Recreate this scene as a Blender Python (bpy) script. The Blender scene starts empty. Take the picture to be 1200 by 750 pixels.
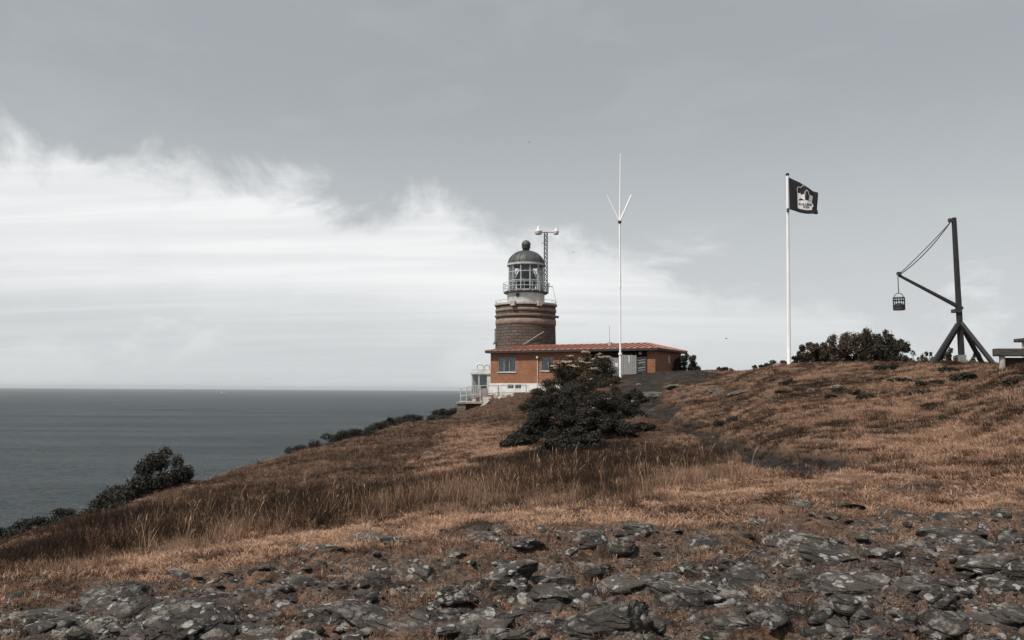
import bpy, bmesh, math, random
import numpy as np
from mathutils import Vector, Matrix, noise as mnoise

# ------------------------------------------------------------------ camera, sky, sun, exposure
SC = bpy.context.scene
COL = SC.collection
EYE, F = 1.65, 1000.0                       # eye height; focal length in photo pixels (photo 1200x750)
PITCH, ROLL = math.atan(81.5 / F), math.radians(0.36)
RAD = math.radians
cam_d = bpy.data.cameras.new('camera'); cam = bpy.data.objects.new('camera', cam_d); COL.objects.link(cam)
cam_d.sensor_width = 36; cam_d.lens = 36 * F / 1200; cam_d.clip_start = 0.1; cam_d.clip_end = 120000
CAMR = Matrix.Rotation(RAD(90) + PITCH, 3, 'X') @ Matrix.Rotation(ROLL, 3, 'Z')
cam.matrix_world = Matrix.Translation((0, 0, EYE)) @ CAMR.to_4x4()
SC.camera = cam

SUN_EL = RAD(54); SUN_H = Vector((-0.76, -0.65)).normalized()
SUN_DIR = Vector((SUN_H.x * math.cos(SUN_EL), SUN_H.y * math.cos(SUN_EL), math.sin(SUN_EL)))
sun_d = bpy.data.lights.new('sun', 'SUN'); sun_d.energy = 4.6; sun_d.angle = RAD(0.55); sun_d.color = (1.0, 0.93, 0.85)
sun = bpy.data.objects.new('sun', sun_d); COL.objects.link(sun)
sun.rotation_euler = SUN_DIR.to_track_quat('Z', 'Y').to_euler(); sun.location = (-40, -40, 60)

vs = SC.view_settings
SC.display_settings.display_device = 'sRGB'
vs.view_transform = 'Standard'; vs.look = 'None'; vs.exposure = 0.0; vs.gamma = 1.0; vs.use_curve_mapping = False
SC.render.engine = 'CYCLES'
SC.cycles.max_bounces = 6; SC.cycles.transparent_max_bounces = 12
SC.cycles.use_denoising = True

W = bpy.data.worlds.new('World'); SC.world = W; W.use_nodes = True
def nd(nt, t, **k):
    n = nt.nodes.new(t)
    for a, v in k.items():
        if a == 'inp':
            for i, x in v.items(): n.inputs[i].default_value = x
        else: setattr(n, a, v)
    return n
def math_n(nt, op, a, b=None, c=None, clamp=False):
    n = nt.nodes.new('ShaderNodeMath'); n.operation = op; n.use_clamp = clamp
    for i, v in enumerate((a, b, c)):
        if v is None: continue
        if isinstance(v, (int, float)): n.inputs[i].default_value = v
        else: nt.links.new(v, n.inputs[i])
    return n.outputs[0]
def smooth_n(nt, v, lo, hi):
    n = nt.nodes.new('ShaderNodeMapRange'); n.interpolation_type = 'SMOOTHSTEP'
    nt.links.new(v, n.inputs['Value']); n.inputs['From Min'].default_value = lo; n.inputs['From Max'].default_value = hi
    return n.outputs['Result']
def mix_n(nt, fac, a, b, blend='MIX'):
    n = nt.nodes.new('ShaderNodeMix'); n.data_type = 'RGBA'; n.blend_type = blend
    for s, v in ((n.inputs[0], fac), (n.inputs[6], a), (n.inputs[7], b)):
        if isinstance(v, (int, float)): s.default_value = v
        elif isinstance(v, (tuple, list)): s.default_value = tuple(v) + ((1,) if len(v) == 3 else ())
        else: nt.links.new(v, s)
    return n.outputs[2]

def build_world():
    nt = W.node_tree; nt.nodes.clear(); L = nt.links.new
    sky = nd(nt, 'ShaderNodeTexSky', sky_type='NISHITA', sun_disc=False)
    sky.sun_elevation = SUN_EL; sky.sun_rotation = math.atan2(SUN_H.x, SUN_H.y)
    sky.altitude = 80; sky.air_density = 1.0; sky.dust_density = 2.5; sky.ozone_density = 1.0
    hs = nd(nt, 'ShaderNodeHueSaturation', inp={'Saturation': 0.18, 'Value': 1.0}); L(sky.outputs[0], hs.inputs['Color'])
    tc = nd(nt, 'ShaderNodeTexCoord')
    sep = nd(nt, 'ShaderNodeSeparateXYZ'); L(tc.outputs['Generated'], sep.inputs[0])
    z = math_n(nt, 'ADD', math_n(nt, 'MAXIMUM', sep.outputs[2], 0.0), 0.10)     # curved deck: no infinite stretch at the horizon
    cx = math_n(nt, 'DIVIDE', sep.outputs[0], z); cy = math_n(nt, 'DIVIDE', sep.outputs[1], z)
    pv = nd(nt, 'ShaderNodeCombineXYZ'); L(cx, pv.inputs[0]); L(cy, pv.inputs[1])
    # flat cloud deck at unit height: a bank beyond a slanting front edge
    def noise(scale, detail, rough, vec, dist=0.0, stretch=(1, 1, 1), rot=0.0, off=(0, 0, 0)):
        mp = nd(nt, 'ShaderNodeMapping', inp={'Scale': stretch, 'Rotation': (0, 0, rot), 'Location': off}); L(vec, mp.inputs[0])
        n = nd(nt, 'ShaderNodeTexNoise', inp={'Scale': scale, 'Detail': detail, 'Roughness': rough, 'Distortion': dist}); L(mp.outputs[0], n.inputs['Vector'])
        return n.outputs['Fac']
    P = pv.outputs[0]
    n1 = noise(1.7, 9, 0.58, P, 0.25, (1, 1, 1), 0.0, (3.1, 1.7, 0))
    n2 = noise(7.5, 9, 0.62, tc.outputs['Generated'], 0.35, (1, 1, 1.35), 0.4, (7.3, 4.1, 0))
    edge = math_n(nt, 'SUBTRACT', cy, math_n(nt, 'ADD', math_n(nt, 'MULTIPLY', cx, 0.8), 3.5))      # >0: inside the bank
    e2 = math_n(nt, 'ADD', edge, math_n(nt, 'ADD', math_n(nt, 'MULTIPLY', math_n(nt, 'SUBTRACT', n1, 0.5), 0.8), math_n(nt, 'MULTIPLY', math_n(nt, 'SUBTRACT', n2, 0.5), 2.5)))
    bank = smooth_n(nt, e2, -0.24, 0.52)
    bank = math_n(nt, 'MULTIPLY', bank, math_n(nt, 'SUBTRACT', 1.0, math_n(nt, 'MULTIPLY', smooth_n(nt, cx, -0.3, 1.8), 0.36)))
    thick = smooth_n(nt, e2, 5.0, 0.8)
    # thin streaks inside and below the bank
    n3 = noise(1.5, 6, 0.55, P, 0.3, (0.25, 1.6, 1), -0.55, (1.3, 0.4, 0))
    streak = smooth_n(nt, n3, 0.40, 0.66)
    # small ragged clouds to the right of the bank
    n4 = noise(6.4, 9, 0.6, tc.outputs['Generated'], 0.5, (0.8, 0.8, 2.2), 0.3, (2.35, 5.2, 0.6))
    small = smooth_n(nt, n4, 0.50, 0.67)
    far = smooth_n(nt, cy, 3.0, 4.3)
    small = math_n(nt, 'MULTIPLY', small, math_n(nt, 'MULTIPLY', math_n(nt, 'ADD', math_n(nt, 'MULTIPLY', far, 0.85), 0.05), 0.8))
    bankd = math_n(nt, 'MULTIPLY', bank, math_n(nt, 'ADD', math_n(nt, 'MULTIPLY', streak, 0.30), math_n(nt, 'MULTIPLY', thick, 0.70)))
    dens = math_n(nt, 'MAXIMUM', bankd, small)
    # air between: the deck fades towards the horizon
    fade = smooth_n(nt, sep.outputs[2], 0.0, 0.15)
    dens = math_n(nt, 'MULTIPLY', dens, math_n(nt, 'ADD', math_n(nt, 'MULTIPLY', fade, 0.75), 0.22))
    dens = math_n(nt, 'MULTIPLY', dens, 0.93, clamp=True)
    # even grey veil that flattens the blue sky
    veil = mix_n(nt, 0.68, hs.outputs['Color'], (3.98, 4.38, 4.66))
    low = smooth_n(nt, sep.outputs[2], 0.36, 0.0)
    veil = mix_n(nt, math_n(nt, 'MULTIPLY', low, 0.75), veil, (7.25, 7.50, 7.62))
    col = mix_n(nt, dens, veil, (9.7, 9.78, 9.8))
    bg = nd(nt, 'ShaderNodeBackground', inp={'Strength': 0.1}); L(col, bg.inputs['Color'])
    out = nd(nt, 'ShaderNodeOutputWorld'); L(bg.outputs[0], out.inputs['Surface'])
build_world()

# ------------------------------------------------------------------ helpers: pixels, noise, meshes
CR = np.array(CAMR)
def ray(px, py):
    return CR @ np.array([px - 600.0, 375.0 - py, -F])
def uv_of(px, py):
    d = ray(px, py); return d[0] / d[1], d[2] / d[1]
def at(px, py, depth):                       # point at y = depth on the ray of a pixel
    u, v = uv_of(px, py); return Vector((u * depth, depth, EYE + v * depth))
def project(x, y, z):
    p = np.stack([x, y, z - EYE], -1) @ CR   # into camera space (CR^T p)
    w = np.where(p[..., 2] < -1e-3, -p[..., 2], 1e-3)
    return 600 + F * p[..., 0] / w, 375 - F * p[..., 1] / w

def _hash(ix, iy, seed):
    h = (ix.astype(np.int64) * 374761393 + iy.astype(np.int64) * 668265263 + seed * 974711) & 0xffffffff
    h = ((h ^ (h >> 13)) * 1274126177) & 0xffffffff
    return ((h ^ (h >> 16)) & 0xffff) / 65535.0
def vnoise(x, y, seed=0):
    ix, iy = np.floor(x), np.floor(y); fx, fy = x - ix, y - iy
    fx = fx * fx * fx * (fx * (fx * 6 - 15) + 10); fy = fy * fy * fy * (fy * (fy * 6 - 15) + 10)
    a, b = _hash(ix, iy, seed), _hash(ix + 1, iy, seed); c, d = _hash(ix, iy + 1, seed), _hash(ix + 1, iy + 1, seed)
    return (a * (1 - fx) + b * fx) * (1 - fy) + (c * (1 - fx) + d * fx) * fy
def fbm(x, y, seed=0, octv=4, gain=0.5):
    s = 0; a = 1; t = 0
    for o in range(octv):
        c, sn = math.cos(o * 1.1), math.sin(o * 1.1)
        s = s + a * vnoise((x * c - y * sn) * 2 ** o, (x * sn + y * c) * 2 ** o, seed + o * 17); t += a; a *= gain
    return s / t
def sstep(v, lo, hi):
    t = np.clip((v - lo) / (hi - lo), 0, 1); return t * t * (3 - 2 * t)

def pchip(xs, ys, xq):
    xs = np.asarray(xs, float); ys = np.asarray(ys, float); h = np.diff(xs); m = np.diff(ys) / h
    d = np.zeros_like(ys); d[0], d[-1] = m[0], m[-1]
    for i in range(1, len(xs) - 1):
        if m[i - 1] * m[i] > 0:
            w1, w2 = 2 * h[i] + h[i - 1], h[i] + 2 * h[i - 1]; d[i] = (w1 + w2) / (w1 / m[i - 1] + w2 / m[i])
    k = np.clip(np.searchsorted(xs, xq) - 1, 0, len(xs) - 2); t = (np.clip(xq, xs[0], xs[-1]) - xs[k]) / h[k]
    return (ys[k] * (1 + 2 * t) * (1 - t) ** 2 + h[k] * d[k] * t * (1 - t) ** 2 + ys[k + 1] * t * t * (3 - 2 * t) - h[k] * d[k + 1] * t * t * (1 - t))

class MB:
    def __init__(s): s.v = []; s.f = []
    def add(s, vs, fs):
        o = len(s.v); s.v += [tuple(p) for p in vs]; s.f += [tuple(i + o for i in f) for f in fs]; return s
    def box(s, x0, x1, y0, y1, z0, z1):
        return s.add([(x0, y0, z0), (x1, y0, z0), (x1, y1, z0), (x0, y1, z0), (x0, y0, z1), (x1, y0, z1), (x1, y1, z1), (x0, y1, z1)],
                     [(0, 3, 2, 1), (4, 5, 6, 7), (0, 1, 5, 4), (1, 2, 6, 5), (2, 3, 7, 6), (3, 0, 4, 7)])
    def beam(s, a, b, w, h=None, up=(0, 0, 1), taper=1.0):      # rectangular bar from a to b
        a, b = Vector(a), Vector(b); h = h or w; d = (b - a).normalized(); up = Vector(up)
        if abs(d.dot(up)) > .97: up = Vector((0, 1, 0))
        r = d.cross(up).normalized(); t = r.cross(d)
        vs = [c + r * sx * w * .5 * k + t * sz * h * .5 * k for c, k in ((a, 1), (b, taper)) for sx, sz in ((-1, -1), (1, -1), (1, 1), (-1, 1))]
        return s.add(vs, [(0, 1, 2, 3), (7, 6, 5, 4), (0, 4, 5, 1), (1, 5, 6, 2), (2, 6, 7, 3), (3, 7, 4, 0)])
    def tube(s, pts, rad, n=8, cap=True):
        pts = [Vector(p) for p in pts]; rad = rad if isinstance(rad, (list, tuple)) else [rad] * len(pts); vs = []; fs = []
        ref = None
        for i, p in enumerate(pts):
            d = (pts[min(i + 1, len(pts) - 1)] - pts[max(i - 1, 0)]).normalized()
            if ref is None: ref = Vector((1, 0, 0)) if abs(d.x) < .8 else Vector((0, 1, 0))
            r = (ref - d * ref.dot(d)).normalized(); ref = r; t = d.cross(r)
            vs += [p + (r * math.cos(2 * math.pi * k / n) + t * math.sin(2 * math.pi * k / n)) * rad[i] for k in range(n)]
        for i in range(len(pts) - 1):
            fs += [(i * n + k, i * n + (k + 1) % n, (i + 1) * n + (k + 1) % n, (i + 1) * n + k) for k in range(n)]
        if cap:                                   # caps own their vertices, so smooth shading stays on the side only
            m_ = len(vs); vs += vs[:n] + vs[(len(pts) - 1) * n:len(pts) * n]; fs += [tuple(range(m_ + n - 1, m_ - 1, -1)), tuple(range(m_ + n, m_ + 2 * n))]
        return s.add(vs, fs)
    def lathe(s, prof, n=48, c=(0, 0)):
        vs = [(c[0] + r * math.cos(2 * math.pi * k / n), c[1] + r * math.sin(2 * math.pi * k / n), z) for r, z in prof for k in range(n)]
        fs = [(i * n + k, i * n + (k + 1) % n, (i + 1) * n + (k + 1) % n, (i + 1) * n + k) for i in range(len(prof) - 1) for k in range(n)]
        return s.add(vs, fs)
    def build(s, name, mat, parent=None, smooth=False, bevel=0):
        me = bpy.data.meshes.new(name); me.from_pydata(s.v, [], s.f); me.update()
        return link(name, me, mat, parent, smooth, bevel)
def link(name, me, mat, parent=None, smooth=False, bevel=0):
    if mat is not None and not me.materials: me.materials.append(mat)
    if smooth:
        me.polygons.foreach_set('use_smooth', [True] * len(me.polygons))
    o = bpy.data.objects.new(name, me); COL.objects.link(o)
    if parent is not None: o.parent = parent
    if bevel:
        b = o.modifiers.new('bevel', 'BEVEL'); b.width = bevel; b.segments = 2; b.limit_method = 'ANGLE'
    return o
def tag(o, label=None, cat=None, group=None, kind=None):
    for k, v in (('label', label), ('category', cat), ('group', group), ('kind', kind)):
        if v: o[k] = v
    return o
def thing(name, label, cat, loc=(0, 0, 0), rz=0, group=None):
    o = bpy.data.objects.new(name, None); COL.objects.link(o); o.location = loc; o.rotation_euler = (0, 0, rz)
    o.empty_display_size = 0.3
    return tag(o, label, cat, group)
def np_mesh(name, verts, quads):
    me = bpy.data.meshes.new(name); nv, nf = len(verts), len(quads); k = quads.shape[1]
    me.vertices.add(nv); me.vertices.foreach_set('co', np.ascontiguousarray(verts, np.float32).ravel())
    me.loops.add(nf * k); me.loops.foreach_set('vertex_index', np.ascontiguousarray(quads, np.int32).ravel())
    me.polygons.add(nf); me.polygons.foreach_set('loop_start', np.arange(0, nf * k, k, dtype=np.int32))
    me.update(calc_edges=True); return me

# ------------------------------------------------------------------ materials
def new_mat(name):
    m = bpy.data.materials.new(name); m.use_nodes = True; nt = m.node_tree
    return m, nt, nt.nodes['Principled BSDF']
def noise_n(nt, scale, detail=4, rough=0.55, vec=None, dist=0.0, out='Fac'):
    n = nd(nt, 'ShaderNodeTexNoise', inp={'Scale': scale, 'Detail': detail, 'Roughness': rough, 'Distortion': dist})
    if vec is not None: nt.links.new(vec, n.inputs['Vector'])
    return n.outputs[out]
def bump_n(nt, bs, h, strength, dist):
    b = nd(nt, 'ShaderNodeBump', inp={'Strength': strength, 'Distance': dist}); nt.links.new(h, b.inputs['Height']); nt.links.new(b.outputs[0], bs.inputs['Normal'])
def pos_n(nt): return nd(nt, 'ShaderNodeNewGeometry').outputs['Position']
def obj_n(nt): return nd(nt, 'ShaderNodeTexCoord').outputs['Object']
def pm(name, c1, c2, scale=3.0, rough=0.7, bump=0.2, dist=0.02, metal=0.0, lo=0.35, hi=0.65, spec=0.4, stretch=None):
    m, nt, bs = new_mat(name); v = pos_n(nt)
    if stretch:
        mp = nd(nt, 'ShaderNodeMapping', inp={'Scale': stretch}); nt.links.new(obj_n(nt), mp.inputs[0]); v = mp.outputs[0]
    n = noise_n(nt, scale, 6, 0.6, v)
    nt.links.new(mix_n(nt, smooth_n(nt, n, lo, hi), c1, c2), bs.inputs['Base Color'])
    bs.inputs['Roughness'].default_value = rough; bs.inputs['Metallic'].default_value = metal; bs.inputs['Specular IOR Level'].default_value = spec
    if bump: bump_n(nt, bs, noise_n(nt, scale * 4, 5, 0.6, v), bump, dist)
    return m
M = {}
M['white_paint'] = pm('white_paint', (.66, .66, .65), (.50, .50, .48), 1.5, .5, .05)
M['pole_white'] = pm('pole_white', (.86, .87, .88), (.80, .81, .82), 1.2, .35, 0)
M['grey_metal'] = pm('grey_metal', (.34, .36, .37), (.24, .26, .27), 2.0, .5, .05)
M['pale_metal'] = pm('pale_metal', (.52, .54, .54), (.38, .40, .41), 2.0, .5, .05)
M['dark_metal'] = pm('dark_metal', (.045, .047, .05), (.03, .03, .032), 4.0, .5, .1)
M['dome_metal'] = pm('dome_metal', (.075, .08, .08), (.045, .048, .05), 2.5, .55, .08)
M['tarred_wood'] = pm('tarred_wood', (.030, .030, .031), (.016, .016, .017), 5, .75, .5, .02, stretch=(6, 6, .8))
M['grey_wood'] = pm('grey_wood', (.27, .27, .27), (.17, .17, .17), 6, .85, .3, .01, stretch=(5, 5, .7))
M['old_wood'] = pm('old_wood', (.085, .076, .070), (.032, .03, .028), 7, .85, .6, .02, stretch=(.7, 5, 5))
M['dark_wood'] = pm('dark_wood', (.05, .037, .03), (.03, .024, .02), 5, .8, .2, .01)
M['sandstone'] = pm('sandstone', (.25, .19, .155), (.165, .128, .108), 2.5, .85, .3, .02)
M['pale_stone'] = pm('pale_stone', (.46, .42, .38), (.30, .27, .25), 3.5, .85, .4, .03)
M['concrete'] = pm('concrete', (.34, .31, .29), (.20, .185, .17), 2.2, .9, .4, .03)
M['roof_red'] = pm('roof_red', (.40, .19, .145), (.31, .15, .115), 1.2, .55, .05, spec=.3)
M['fascia'] = pm('fascia', (.035, .033, .032), (.025, .024, .024), 3, .7, 0)
M['curtain'] = pm('curtain', (.42, .38, .34), (.22, .18, .16), 6, .9, .2, stretch=(9, 1, .3))
M['flag_cloth'] = pm('flag_cloth', (.022, .022, .025), (.017, .017, .02), 8, .85, .1)
M['flag_print'] = pm('flag_print', (.72, .72, .72), (.66, .66, .66), 8, .85, 0)
M['rope'] = pm('rope', (.10, .09, .08), (.06, .055, .05), 20, .9, .2)
M['bark'] = pm('bark', (.06, .05, .042), (.03, .026, .022), 8, .9, .5, .02)
M['gull'] = pm('gull', (.12, .12, .12), (.08, .08, .08), 8, .8, 0)

def brick_mat(name, c1, c2, mortar, bw, bh, ms=.012, bumpd=.01, ang=False):
    m, nt, bs = new_mat(name); L = nt.links.new
    sp = nd(nt, 'ShaderNodeSeparateXYZ'); L(obj_n(nt), sp.inputs[0]); cb = nd(nt, 'ShaderNodeCombineXYZ')
    if ang:
        a = math_n(nt, 'ARCTAN2', sp.outputs[1], sp.outputs[0]); L(math_n(nt, 'MULTIPLY', a, 3.7), cb.inputs[0])
    else: L(math_n(nt, 'ADD', sp.outputs[0], sp.outputs[1]), cb.inputs[0])
    L(sp.outputs[2], cb.inputs[1])
    br = nd(nt, 'ShaderNodeTexBrick', inp={'Scale': 1.0, 'Mortar Size': ms, 'Mortar Smooth': .3, 'Bias': 0.0, 'Brick Width': bw, 'Row Height': bh, 'Color1': (*c1, 1), 'Color2': (*c2, 1), 'Mortar': (*mortar, 1)})
    L(cb.outputs[0], br.inputs['Vector'])
    big = noise_n(nt, .9, 5, .6, obj_n(nt)); fine = noise_n(nt, 4.5, 5, .75, obj_n(nt))
    c = mix_n(nt, smooth_n(nt, fine, .25, .75), mix_n(nt, .55, br.outputs['Color'], (c1[0] * .5, c1[1] * .5, c1[2] * .5)), br.outputs['Color'])
    mpb = nd(nt, 'ShaderNodeMapping', inp={'Scale': (2.2, 2.2, 9)}); L(obj_n(nt), mpb.inputs[0]); mot = noise_n(nt, 1.0, 4, .7, mpb.outputs[0])
    c = mix_n(nt, math_n(nt, 'MULTIPLY', smooth_n(nt, mot, .50, .66), .55), c, (c1[0] * .45, c1[1] * .42, c1[2] * .42))
    c = mix_n(nt, math_n(nt, 'MULTIPLY', smooth_n(nt, mot, .44, .30), .45), c, (c1[0] * 1.35, c1[1] * 1.5, c1[2] * 1.7))
    c = mix_n(nt, math_n(nt, 'MULTIPLY', smooth_n(nt, big, .4, .75), .45), c, (c2[0] * .55, c2[1] * .6, c2[2] * .65))
    L(c, bs.inputs['Base Color']); bs.inputs['Roughness'].default_value = .88; bs.inputs['Specular IOR Level'].default_value = .25
    bump_n(nt, bs, math_n(nt, 'ADD', math_n(nt, 'MULTIPLY', br.outputs['Fac'], -1.0), math_n(nt, 'MULTIPLY', fine, .8)), .7, bumpd)
    return m
M['brick'] = brick_mat('brick', (.37, .150, .072), (.25, .10, .052), (.30, .22, .17), .25, .08, .012)
M['tower_stone'] = brick_mat('tower_stone', (.155, .120, .102), (.085, .068, .060), (.060, .050, .045), .85, .36, .05, .08, True)
M['rubble'] = brick_mat('rubble', (.24, .19, .165), (.14, .115, .10), (.10, .09, .08), .5, .28, .03, .05)

def glass_mat(name, tint, refl):
    m = bpy.data.materials.new(name); m.use_nodes = True; nt = m.node_tree; nt.nodes.clear(); L = nt.links.new
    tr = nd(nt, 'ShaderNodeBsdfTransparent', inp={'Color': (*tint, 1)}); gl = nd(nt, 'ShaderNodeBsdfGlossy', inp={'Roughness': .05, 'Color': (.9, .92, .94, 1)})
    fr = nd(nt, 'ShaderNodeFresnel', inp={'IOR': 1.5}); mx = nd(nt, 'ShaderNodeMixShader'); out = nd(nt, 'ShaderNodeOutputMaterial')
    L(math_n(nt, 'ADD', math_n(nt, 'MULTIPLY', fr.outputs[0], .9), refl, clamp=True), mx.inputs[0])
    L(tr.outputs[0], mx.inputs[1]); L(gl.outputs[0], mx.inputs[2]); L(mx.outputs[0], out.inputs[0]); return m
M['glass'] = glass_mat('glass', (.93, .95, .95), .02)
M['window_glass'] = glass_mat('window_glass', (.80, .84, .84), .02)
M['lens_glass'] = glass_mat('lens_glass', (.50, .54, .52), .10)

def leaf_mat(name, dark, light, trans=.25, mid=None):
    m, nt, bs = new_mat(name); L = nt.links.new
    oi = nd(nt, 'ShaderNodeAttribute', attribute_name='tint')
    n = noise_n(nt, 1.6, 3, .6, pos_n(nt))
    f = math_n(nt, 'ADD', math_n(nt, 'MULTIPLY', oi.outputs['Fac'], .65), math_n(nt, 'MULTIPLY', n, .35))
    c = mix_n(nt, f, dark, light); L(c, bs.inputs['Base Color'])
    bs.inputs['Roughness'].default_value = .6; bs.inputs['Specular IOR Level'].default_value = .25
    tl = nd(nt, 'ShaderNodeBsdfTranslucent'); L(c, tl.inputs['Color']); mx = nd(nt, 'ShaderNodeMixShader', inp={0: trans})
    out = nt.nodes['Material Output']; L(bs.outputs[0], mx.inputs[1]); L(tl.outputs[0], mx.inputs[2]); L(mx.outputs[0], out.inputs[0])
    return m
M['leaf'] = leaf_mat('leaf', (.018, .018, .012), (.070, .058, .038), .2)
M['leaf_dark'] = leaf_mat('leaf_dark', (.011, .0115, .009), (.036, .033, .025), .15)
M['leaf_brown'] = leaf_mat('leaf_brown', (.026, .022, .015), (.115, .082, .052))
M['blossom'] = leaf_mat('blossom', (.42, .32, .22), (.62, .50, .37))

def grass_mat(name, dark, mid, light):
    m, nt, bs = new_mat(name); L = nt.links.new
    a = nd(nt, 'ShaderNodeAttribute', attribute_name='tint', attribute_type='INSTANCER')
    b = nd(nt, 'ShaderNodeAttribute', attribute_name='tip')
    f = math_n(nt, 'ADD', a.outputs['Fac'], math_n(nt, 'MULTIPLY', math_n(nt, 'SUBTRACT', b.outputs['Fac'], .5), .30), clamp=True)
    r = nd(nt, 'ShaderNodeValToRGB'); L(f, r.inputs[0]); e = r.color_ramp.elements
    e[0].position = 0; e[0].color = (*dark, 1); e[1].position = 1; e[1].color = (*light, 1); k = e.new(.5); k.color = (*mid, 1)
    L(r.outputs[0], bs.inputs['Base Color']); bs.inputs['Roughness'].default_value = .65; bs.inputs['Specular IOR Level'].default_value = .2
    tl = nd(nt, 'ShaderNodeBsdfTranslucent'); L(r.outputs[0], tl.inputs['Color']); mx = nd(nt, 'ShaderNodeMixShader', inp={0: .25})
    out = nt.nodes['Material Output']; L(bs.outputs[0], mx.inputs[1]); L(tl.outputs[0], mx.inputs[2]); L(mx.outputs[0], out.inputs[0])
    return m
M['grass'] = grass_mat('grass', (.018, .0135, .0095), (.084, .046, .028), (.43, .282, .190))
M['turf'] = grass_mat('turf', (.021, .016, .011), (.118, .064, .040), (.47, .305, .210))

def rock_nodes(nt, p):
    L = nt.links.new
    big = noise_n(nt, 2.2, 6, .62, p); fine = noise_n(nt, 26, 6, .7, p)
    mp = nd(nt, 'ShaderNodeMapping', inp={'Rotation': (.5, .35, .4), 'Scale': (1.2, 1.2, 14)}); L(p, mp.inputs[0])
    strata = noise_n(nt, 2.4, 5, .6, mp.outputs[0], .4)
    c = mix_n(nt, smooth_n(nt, big, .35, .68), (.024, .0205, .0185), (.086, .074, .064))
    c = mix_n(nt, math_n(nt, 'MULTIPLY', smooth_n(nt, strata, .45, .62), .55), c, (.027, .0255, .0245))
    c = mix_n(nt, math_n(nt, 'MULTIPLY', smooth_n(nt, fine, .5, .75), .5), c, (.115, .104, .094))
    # crusty pale lichen: rounded patches in clusters
    wob = nd(nt, 'ShaderNodeVectorMath', operation='MULTIPLY_ADD'); L(noise_n(nt, 9, 4, .6, p, 0, 'Color'), wob.inputs[0]); wob.inputs[1].default_value = (.10, .10, .10); L(p, wob.inputs[2])
    vo = nd(nt, 'ShaderNodeTexVoronoi', inp={'Scale': 13.0, 'Randomness': 1.0}); L(wob.outputs[0], vo.inputs['Vector'])
    sz = nd(nt, 'ShaderNodeSeparateColor'); L(vo.outputs['Color'], sz.inputs[0])
    rad = math_n(nt, 'MULTIPLY', math_n(nt, 'POWER', sz.outputs[0], 1.7), .62)
    spot = math_n(nt, 'SUBTRACT', rad, vo.outputs['Distance']); spot = smooth_n(nt, spot, -.02, .05)
    clus = smooth_n(nt, noise_n(nt, 1.7, 4, .6, p), .39, .51)
    lich = math_n(nt, 'MULTIPLY', spot, clus)
    lc = mix_n(nt, smooth_n(nt, fine, .35, .65), (.16, .158, .150), (.42, .41, .39))
    c = mix_n(nt, math_n(nt, 'MULTIPLY', lich, .9), c, lc)
    nrm = nd(nt, 'ShaderNodeSeparateXYZ'); L(nd(nt, 'ShaderNodeNewGeometry').outputs['Normal'], nrm.inputs[0])
    crust = math_n(nt, 'MULTIPLY', smooth_n(nt, noise_n(nt, 6.5, 7, .74, p), .50, .62), smooth_n(nt, nrm.outputs[2], .05, .55))
    c = mix_n(nt, math_n(nt, 'MULTIPLY', crust, .60), c, (.25, .230, .203))
    wob2 = nd(nt, 'ShaderNodeVectorMath', operation='MULTIPLY_ADD'); L(noise_n(nt, 4, 4, .65, p, 0, 'Color'), wob2.inputs[0]); wob2.inputs[1].default_value = (.35, .35, .35); L(mp.outputs[0], wob2.inputs[2])
    mp2 = nd(nt, 'ShaderNodeMapping', inp={'Scale': (1, 1, .16)}); L(wob2.outputs[0], mp2.inputs[0])
    ck = nd(nt, 'ShaderNodeTexVoronoi', feature='DISTANCE_TO_EDGE', inp={'Scale': 2.3, 'Randomness': 1.0}); L(mp2.outputs[0], ck.inputs['Vector'])
    crack = math_n(nt, 'MULTIPLY', smooth_n(nt, ck.outputs['Distance'], .028, .0), smooth_n(nt, noise_n(nt, 3.0, 3, .6, p), .44, .60))
    c = mix_n(nt, math_n(nt, 'MULTIPLY', crack, .75), c, (.012, .011, .010))
    h = math_n(nt, 'ADD', math_n(nt, 'ADD', math_n(nt, 'MULTIPLY', fine, .6), math_n(nt, 'MULTIPLY', strata, .55)), math_n(nt, 'MULTIPLY', lich, .15))
    h = math_n(nt, 'SUBTRACT', h, math_n(nt, 'MULTIPLY', smooth_n(nt, ck.outputs['Distance'], .08, .0), .5))
    return c, h
def rock_mat():
    m, nt, bs = new_mat('rock'); c, h = rock_nodes(nt, pos_n(nt))
    nt.links.new(c, bs.inputs['Base Color']); bs.inputs['Roughness'].default_value = .8; bs.inputs['Specular IOR Level'].default_value = .25
    bump_n(nt, bs, h, 1.0, .04); return m
M['rock'] = rock_mat()

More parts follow.
